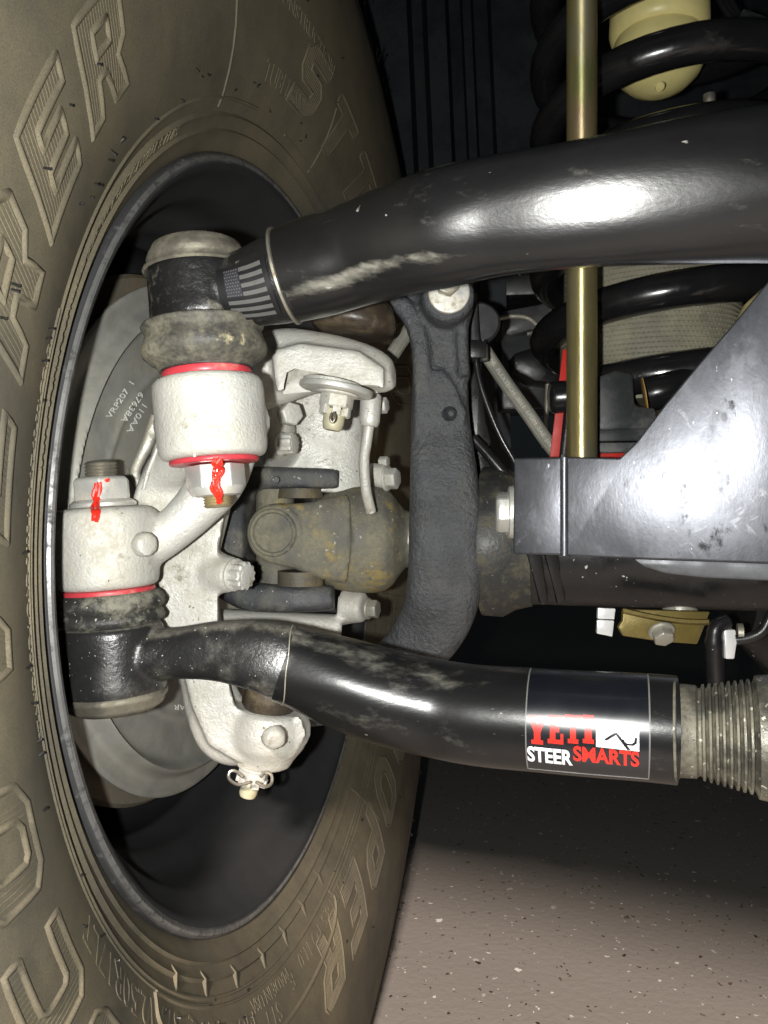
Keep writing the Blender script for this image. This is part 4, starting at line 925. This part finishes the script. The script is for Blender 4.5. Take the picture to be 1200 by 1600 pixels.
# ------------------------------------------------------------------ bent bracket plate
pb = thing('bracket_plate', W(1000, 880, .39), 'large bent silver black steel plate with a slanted top edge, right of the axle yoke', 'bracket')
PN = V((-.325, -.945, -.039)).normalized(); P0 = W(885, 790, .40)
def pl(x, y, off=0.0):
    d = W(x, y, 1.0); return d * (((P0 + PN * off).dot(PN)) / d.dot(PN))
M = Mesh()
face = [(885.6, 714), (968, 716), (995, 690), (1040, 631), (1090, 571), (1140, 513), (1200, 440), (1330, 300), (1330, 890), (1200, 880), (1000, 873), (885.6, 868)]
M.slab([pl(x, y) for x, y in face], -PN * .005); M.build('plate_face', platem, pb, bevel=.0009, seg=3)
A, B, Cc, D = pl(885, 714), pl(885, 868), W(801, 866, .4125), W(803, 716, .4125)
tn = (B - A).cross(Cc - A).normalized(); tn = tn if tn.y > 0 else -tn
M = Mesh(); M.slab([A, B, Cc, D], tn * .005); M.build('plate_return', platem, pb, bevel=.0012, seg=3)
M = Mesh(); M.slab([pl(x, y, -.006) for x, y in ((985, 872), (1330, 884), (1330, 918), (1200, 908), (1100, 904), (1040, 897), (1008, 888))], -PN * .03); M.build('lower_flange', platedk, pb, bevel=.002)
M = Mesh(); M.lathe(A + V((-.0006, .0018, 0)), B - A, [(0, .0024), ((B - A).length, .0024)], 24); M.build('bend_edge', platem, pb)
hx = W(802, 800, .432)
M = Mesh(); M.lathe(hx, V((-1, .1, 0)), [(0, px(42, .43)), (.0025, px(41, .43)), (.003, px(38, .43)), (.003, .001)], 40); M.build('washer', zinc, pb)
hexa(hx + V((-.002, 0, 0)), (-1, .1, 0), px(33, .43), px(22, .43), rot=.15).build('bolt', zinc, pb, bevel=.0008)

# ------------------------------------------------------------------ gold rod
gr = thing('sway_bar_rod', W(908, 760, .435), 'shiny gold plated upright rod passing behind the drag link', 'rod')
M = Mesh(); turned(909, -160, 909, 760, .435, [(0, 23.5), (920, 23.5)], M, 48); M.build('rod', goldzinc, gr)
M = Mesh(); turned(909, 735, 909, 800, .435, [(0, 22), (2, 30), (60, 30), (65, 22)], M, 40); M.build('rod_end', satinblack, gr)

# ------------------------------------------------------------------ coil spring, bump stop, spacer, seat
sc_ = thing('coil_spring', W(1040, 640, .56), 'gloss black coil spring wound round the grey spacer', 'spring')
cx_, cd, rad, wr = 1040, .565, .086, .0118
cw = W(cx_, 800, cd); pts = []
pitch = .0503; n_ = 40
zb = (800 - 571) / F * (cd - rad)                      # height of the lowest front strand
M = Mesh(); P = []
for i in range(int(n_ * 6.2)):
    th = -2.35 + 2 * math.pi * i / n_                  # -pi/2 is the front
    z = zb + pitch * (th + math.pi / 2) / (2 * math.pi)
    z = max(z, zb - .02)
    P.append(cw + V((rad * math.cos(th), rad * math.sin(th), z)))
wire(P, wr, M, 20, 1); M.build('coil', springm, sc_, smooth=60)
# tail of the spring lying in its seat
wire([W(1010, 617, .478), W(1060, 605, .475), W(1140, 590, .49), W(1200, 585, .52)], wr * .95).build('coil_end', springm, sc_, smooth=60)
M = Mesh(); M.lathe(W(1008, 617, .478), (W(1000, 619, .479) - W(1010, 617, .478)), [(0, wr * .95), (.0006, wr * .95), (.001, wr * .8)], 32)
M.build('rust_ring', mat('rusty_spring_end', (.34, .20, .05), .7), sc_)

bs_ = thing('bump_stop', W(1030, 0, .57), 'cream rubber bump stop with a domed foot inside the spring', 'bump stop')
turned(1031, -80, 1028, 152, .57, [(0, 70), (95, 74), (128, 75), (140, 71), (143, 66), (148, 68), (165, 71), (180, 70), (200, 60), (216, 42), (226, 20), (228, 0)]).build('cushion', bumpm, bs_, smooth=60)
M = Mesh(); M.lathe(W(1031, 135, .537), V((0, -.5, -.9)), [(0, .0035), (.0012, .003), (.0016, 0)], 16); M.build('mould_nub', bumpm, bs_)
t = thing('frame_stud', W(1108, 165, .55), 'small bare steel stud under the bump stop', 'stud')
M = Mesh(); turned(1108, 148, 1108, 172, .55, [(0, 9), (18, 9), (22, 7)], M, 24); M.build('stud_shank', nickel, t)
tp = thing('spring_spacer', W(1010, 600, .55), 'grey dimpled rubber spacer block inside the coil spring', 'spacer')
M = Mesh(); turned(1012, 640, 1012, 491, .56, [(0, 134), (140, 134), (147, 132), (149, 128)], M, 72); M.build('lower_tier', knurlm, tp)
M = Mesh(); turned(1016, 497, 1016, 408, .562, [(0, 132), (80, 132), (86, 130), (89, 126)], M, 72); M.build('upper_tier', knurlm, tp)
# dimples as fine relief cells standing on the tiers
M = Mesh(); rr = px(134, .56); ctr = W(1012, 800, .56)
for k in range(15):
    for j in range(64):
        th = -math.pi + math.pi * (j + .5 * (k % 2)) / 64
        z = (800 - (500 + k * 7)) / F * .56
        e = V((math.cos(th), math.sin(th), 0)); s_ = V((-math.sin(th), math.cos(th), 0))
        c = ctr + V((0, 0, z)) + e * (rr - .0003); w_ = .0024; h_ = .0014
        M.add([c + s_ * w_, c + V((0, 0, h_)), c - s_ * w_, c - V((0, 0, h_)), c + e * .0010], [(0, 1, 4), (1, 2, 4), (2, 3, 4), (3, 0, 4)])
o = M.build('dimple', knurlm, tp, smooth=10, recalc=False); tag(o, kind='stuff')
M = Mesh(); rr = px(132, .562); ctr = W(1016, 800, .562)
for k in range(10):
    for j in range(64):
        th = -math.pi + math.pi * (j + .5 * (k % 2)) / 64
        z = (800 - (418 + k * 7)) / F * .562
        e = V((math.cos(th), math.sin(th), 0)); s_ = V((-math.sin(th), math.cos(th), 0))
        c = ctr + V((0, 0, z)) + e * (rr - .0003); w_ = .0024; h_ = .0014
        M.add([c + s_ * w_, c + V((0, 0, h_)), c - s_ * w_, c - V((0, 0, h_)), c + e * .0010], [(0, 1, 4), (1, 2, 4), (2, 3, 4), (3, 0, 4)])
o = M.build('dimple', knurlm, tp, smooth=10, recalc=False); tag(o, kind='stuff')

st_ = thing('spring_perch', W(970, 690, .50), 'black moulded rubber block under the spring end, with a stepped notch', 'spring perch')
M = Mesh(); M.slab([W(x, y, .470) for x, y in ((930, 588), (960, 578), (990, 582), (992, 634), (1026, 636), (1028, 672), (930, 676))], V((.012, .06, 0))); M.build('seat_block', isolm, st_, bevel=.003)
M = Mesh(); M.slab([W(x, y, .466) for x, y in ((893, 672), (1060, 668), (1060, 688), (893, 690))], V((.01, .09, 0))); M.build('seat_pad', isolm, st_, bevel=.001)
M = Mesh(); M.slab([W(x, y, .468) for x, y in ((893, 692), (1060, 690), (1060, 706), (893, 708))], V((.01, .09, 0))); M.build('seat_plate', greybr, st_, bevel=.001)
M = Mesh()
for x in (1030, 1064, 1094): M.slab([W(x, 590, .49), W(x + 4, 589, .49), W(x + 4, 604, .49), W(x, 605, .49)], V((0, .02, 0)))
M.build('seat_rib', isolm, st_)
t = thing('perch_bracket', W(955, 720, .47), 'red painted strip below the spring seat, above the bent plate', 'bracket')
M = Mesh(); M.slab([W(x, y, .474) for x, y in ((925, 708), (1010, 705), (1010, 722), (925, 722))], V((.01, .06, 0))); M.build('strip', redm, t, bevel=.0008)
t = thing('control_arm', W(872, 718, .47), 'red painted upright arm half hidden behind the gold rod', 'control arm')
M = Mesh(); M.slab([W(x, y, .468) for x, y in ((879, 545), (905, 545), (886, 722), (858, 718))], V((.01, .03, 0))); M.build('arm_bar', redm, t, bevel=.001)
M = Mesh(); turned(893, 590, 880, 720, .462, [(0, 7), (130, 7)], M, 20); M.build('brace', satinblack, t)
t = thing('arm_bushing', W(878, 640, .455), 'black round bushing end left of the gold rod', 'bushing')
M = Mesh(); turned(858, 622, 905, 618, .455, [(0, 12), (2, 22), (6, 25), (46, 25)], M, 40); M.build('bushing_shell', springm, t)
t = thing('bump_pad', W(1190, 480, .47), 'cream rubber pad at the right edge behind the slanted plate', 'bump stop')
M = Mesh(); turned(1232, 560, 1224, 440, .45, [(0, 70), (30, 78), (60, 76), (90, 60), (112, 34), (120, 0)], M, 56); M.build('pad_body', bumpm, t, smooth=60)

# ------------------------------------------------------------------ frame and things behind
fr = thing('frame_rail', W(830, 520, .75), 'dark painted frame rail and folded grey bracket behind the hose', 'frame')
M = Mesh(); M.slab([W(x, y, .80) for x, y in ((690, 392), (1500, 330), (1500, 438), (690, 466))], V((0, .12, 0))); M.build('rail', satinblack, fr, bevel=.004)
M = Mesh(); M.slab([W(x, y, .74) for x, y in ((783, 486), (890, 466), (890, 512), (826, 516), (800, 524), (784, 522))], V((0, .05, 0))); M.build('bracket_top', greybr, fr, bevel=.003)
M = Mesh(); M.slab([W(x, y, .75) for x, y in ((783, 524), (900, 514), (900, 640), (784, 640))], V((0, .05, 0))); M.build('bracket_web', mat('dark_frame_paint', (.03, .032, .034), .4), fr, bevel=.003)
M = Mesh(); M.slab([W(x, y, .72) for x, y in ((802, 552), (828, 544), (890, 546), (890, 600), (836, 596), (803, 578))], V((0, .04, 0))); M.build('rubber_block', satinblack, fr, bevel=.004)
M = Mesh(); M.slab([W(x, y, .735) for x, y in ((824, 519), (852, 515), (852, 520), (824, 524))], V((0, .01, 0))); M.build('slot_edge', nickel, fr)
M = Mesh(); M.slab([W(x, y, .78) for x, y in ((750, 440), (790, 440), (800, 760), (740, 760))], V((0, .05, 0))); M.build('side_panel', linerm, fr)
t = thing('inner_fender', W(900, 300, 1.1), 'black inner fender panel far behind the spring', 'panel')
M = Mesh(); M.slab([W(x, y, 1.0) for x, y in ((760, -250), (1600, -250), (1600, 420), (780, 420))], V((0, .01, 0))); M.build('panel_sheet', linerm, t)

t = thing('wire_conduit', W(856, 250, .80), 'black corrugated wire conduit running up behind the gold rod', 'conduit')
wr_ = [W(862 + 6 * math.sin(k * .5), 300 - k * 26, .80 - .004 * k) for k in range(14)]
M = Mesh(); wire(wr_, [px(9, .8), px(7, .8)] * 40, M, 12, 6); M.build('conduit_tube', isolm, t)
t = thing('brake_line', W(812, 440, .74), 'thin dull steel brake line bent across the frame bracket', 'pipe')
wire([W(770, 500, .735), W(800, 494, .733), W(830, 500, .732), W(850, 530, .73), W(856, 590, .73), W(850, 700, .73)], px(4, .73)).build('pipe_tube', zincdirty, t)
t = thing('harness_clip', W(1176, 50, .62), 'dark plastic clip and bundled wires at the top right corner', 'clip')
for q in range(3): wire([W(1110 + 9 * q, -30, .66), W(1136 + 8 * q, 20, .655), W(1170 + 6 * q, 48 + 4 * q, .65), W(1230, 64 + 9 * q, .65)], px(5, .65)).build('wire', cablem, t)
M = Mesh(); M.box(W(1168, 50, .64), V((.011, 0, -.004)), V((0, .008, 0)), V((.004, 0, .011))); M.build('clip_body', isolm, t, bevel=.0015)

# brake hose, sensor cable, their bracket
bh = thing('brake_hose', W(872, 712, .50), 'ribbed grey brake hose with pale print sloping down to the bent plate', 'hose')
hp = [(590, 590, .50), (612, 556, .50), (640, 515, .505), (672, 478, .515), (715, 480, .52), (752, 540, .515), (790, 598, .51), (826, 648, .505), (852, 686, .50), (880, 722, .495), (920, 780, .49)]
M = Mesh(); HT = Tube([(x, y, d, 11.2, 11.2, 2) for x, y, d in hp], n=8, seg=24)
n_seg = 48
rg = [[HT.at(i, 2 * math.pi * j / n_seg, -.00035 if j % 4 == 0 else 0) for j in range(n_seg)] for i in range(len(HT.c))]
M.rings(rg); hz = sp(M.build('hose', hosem, bh, smooth=60))
vs, fs = glyphs('HL  FLEXTECH  2011  EPDM  SAE  J1401', 1.0, maxlen=.4)
ua, ub = HT.u_at_px(768), HT.u_at_px(868); x0 = min(v.x for v in vs); x1 = max(v.x for v in vs)
M = Mesh(); M.add([HT.surf(ua + (ub - ua) * (v.x - x0) / (x1 - x0), .12 - .75 * v.y, .0003) for v in vs], fs)
o = M.build('printed_text', hoseprint, bh, recalc=False); o.parent = hz
sn = thing('sensor_cable', W(800, 720, .49), 'thin glossy black cable hanging beside the axle yoke', 'cable')
wire([W(738, 470, .49), W(742, 540, .488), W(748, 590, .487), W(764, 640, .487), W(784, 686, .487), W(806, 726, .487), W(830, 790, .49)], px(4.6, .487)).build('cable', cablem, sn)
wire([W(736, 460, .485), W(738, 500, .4845), W(742, 560, .484)], px(10, .485), None, 16).build('cable_sleeve', isolm, sn)
t = thing('hose_clip', W(755, 566, .48), 'small black clip holding the hose and cable beside the yoke', 'clip')
M = Mesh(); M.box(W(740, 550, .482), V((px(17, .48), 0, 0)), V((0, .010, 0)), V((0, 0, px(14, .48)))); M.build('clip_body', satinblack, t, bevel=.001)
M = Mesh(); turned(756, 538, 757, 565, .476, [(0, 5.5), (1, 6.5), (26, 6.5), (27, 5)], M, 20); M.build('clip_pin', isolm, t)
t = thing('hose_bracket', W(752, 700, .49), 'flat black strap bracket running down behind the axle yoke', 'bracket')
M = Mesh(); M.slab([W(x, y, .50) for x, y in ((722, 480), (752, 470), (765, 500), (764, 525), (752, 545), (752, 600), (760, 660), (768, 690), (764, 712), (776, 740), (800, 770), (740, 770), (722, 640))], V((0, .006, 0))); M.build('strap', satinblack, t, bevel=.001)
M = Mesh(); M.lathe(W(748, 508, .505), V((0, -1, 0)), [(0, px(32, .5)), (.006, px(32, .5)), (.008, px(28, .5)), (.008, .001)], 36); M.build('rubber_disc', isolm, t)
t = thing('lower_cable', W(790, 740, .47), 'short glossy black tube end slanting behind the bent plate', 'cable')
wire([W(738, 684, .468), W(760, 708, .466), W(784, 736, .464), W(800, 756, .464)], px(8, .466), None, 16).build('tube', cablem, t)

# ------------------------------------------------------------------ small things under the axle
t = thing('metal_clip', W(948, 994, .40), 'small bright metal clip hanging under the dark axle tube', 'clip')
M = Mesh(); M.slab([W(x, y, .405) for x, y in ((935, 950), (962, 951), (960, 968), (934, 967))], V((0, .003, 0))); M.build('clip_band', whiteclip, t, bevel=.0004)
M = Mesh(); M.slab([W(x, y, .402) for x, y in ((934, 969), (960, 970), (957, 995), (933, 990))], V((0, .003, 0))); M.build('clip_tail', whiteclip, t, bevel=.0004)
t = thing('stabiliser_bracket', W(1040, 1007, .42), 'yellowish folded bracket with a flange bolt under the axle', 'bracket')
M = Mesh(); M.slab([W(x, y, .425) for x, y in ((974, 952), (1110, 956), (1104, 972), (1090, 1007), (1035, 1003), (974, 994), (966, 980), (973, 970))], V((0, .004, 0))); M.build('plate', brassbr, t, bevel=.0008)
M = Mesh(); M.rings([[W(974 + 134 * k / 8, 953 + 18 * math.sin(math.pi * .55 * k / 8) + q, .425 - e) for q, e in ((-4, 0), (-2, .006), (3, .006), (6, 0))] for k in range(9)]); M.build('folded_lip', brassbr, t)
hexa(W(1033, 985, .423), V((0, -.75, -.66)), px(17, .42), px(20, .42), rot=.3, flange=px(21, .42), fh=px(6, .42)).build('bolt', zincdirty, t, bevel=.0006)
t = thing('bushing_nut', W(1040, 955, .44), 'pale bushing edge above the yellowish bracket', 'bushing')
M = Mesh(); turned(1062, 930, 1062, 957, .45, [(0, 26), (22, 26), (26, 20)], M, 32); M.build('bushing_shell', zincdirty, t)
t = thing('drop_link', W(1125, 1070, .41), 'black hooked link with a bright flat pin at the right edge', 'link')
M = Mesh(); wire([W(1120, 1100, .42), W(1117, 1040, .415), W(1116, 995, .412), W(1122, 978, .412), W(1140, 970, .412)], [px(14, .41)] * 2 + [px(12, .41)] * 2 + [px(9, .41)], M, 16); M.build('hook', satinblack, t)
M = Mesh(); M.slab([W(x, y, .41) for x, y in ((1132, 984), (1150, 984), (1152, 1004), (1148, 1030), (1134, 1030))], V((0, .012, 0))); M.build('pin_flat', whiteclip, t, bevel=.0008)
M = Mesh(); M.lathe(W(1152, 988, .412), V((1, -.3, 0)), [(0, px(14, .41)), (px(8, .41), px(14, .41)), (px(8, .41), .001)], 24); M.build('pin_head', nickel, t)
M = Mesh(); wire([W(1150, 1000, .41), W(1172, 996, .408), W(1192, 985, .406), W(1206, 960, .405), W(1230, 930, .405)], px(8, .41), M, 12); M.build('link_bar', satinblack, t)
t = thing('diff_housing', W(1260, 1000, .55), 'dark differential housing low at the right, behind the bracket', 'differential')
M = Mesh(); turned(1150, 930, 1600, 930, .52, [(0, 70), (40, 110), (160, 230), (320, 250)], M, 56); M.build('housing_shell', satinblack, t)

# tidy helper values
for o in C.objects:
    if '_o' in o: del o['_o']
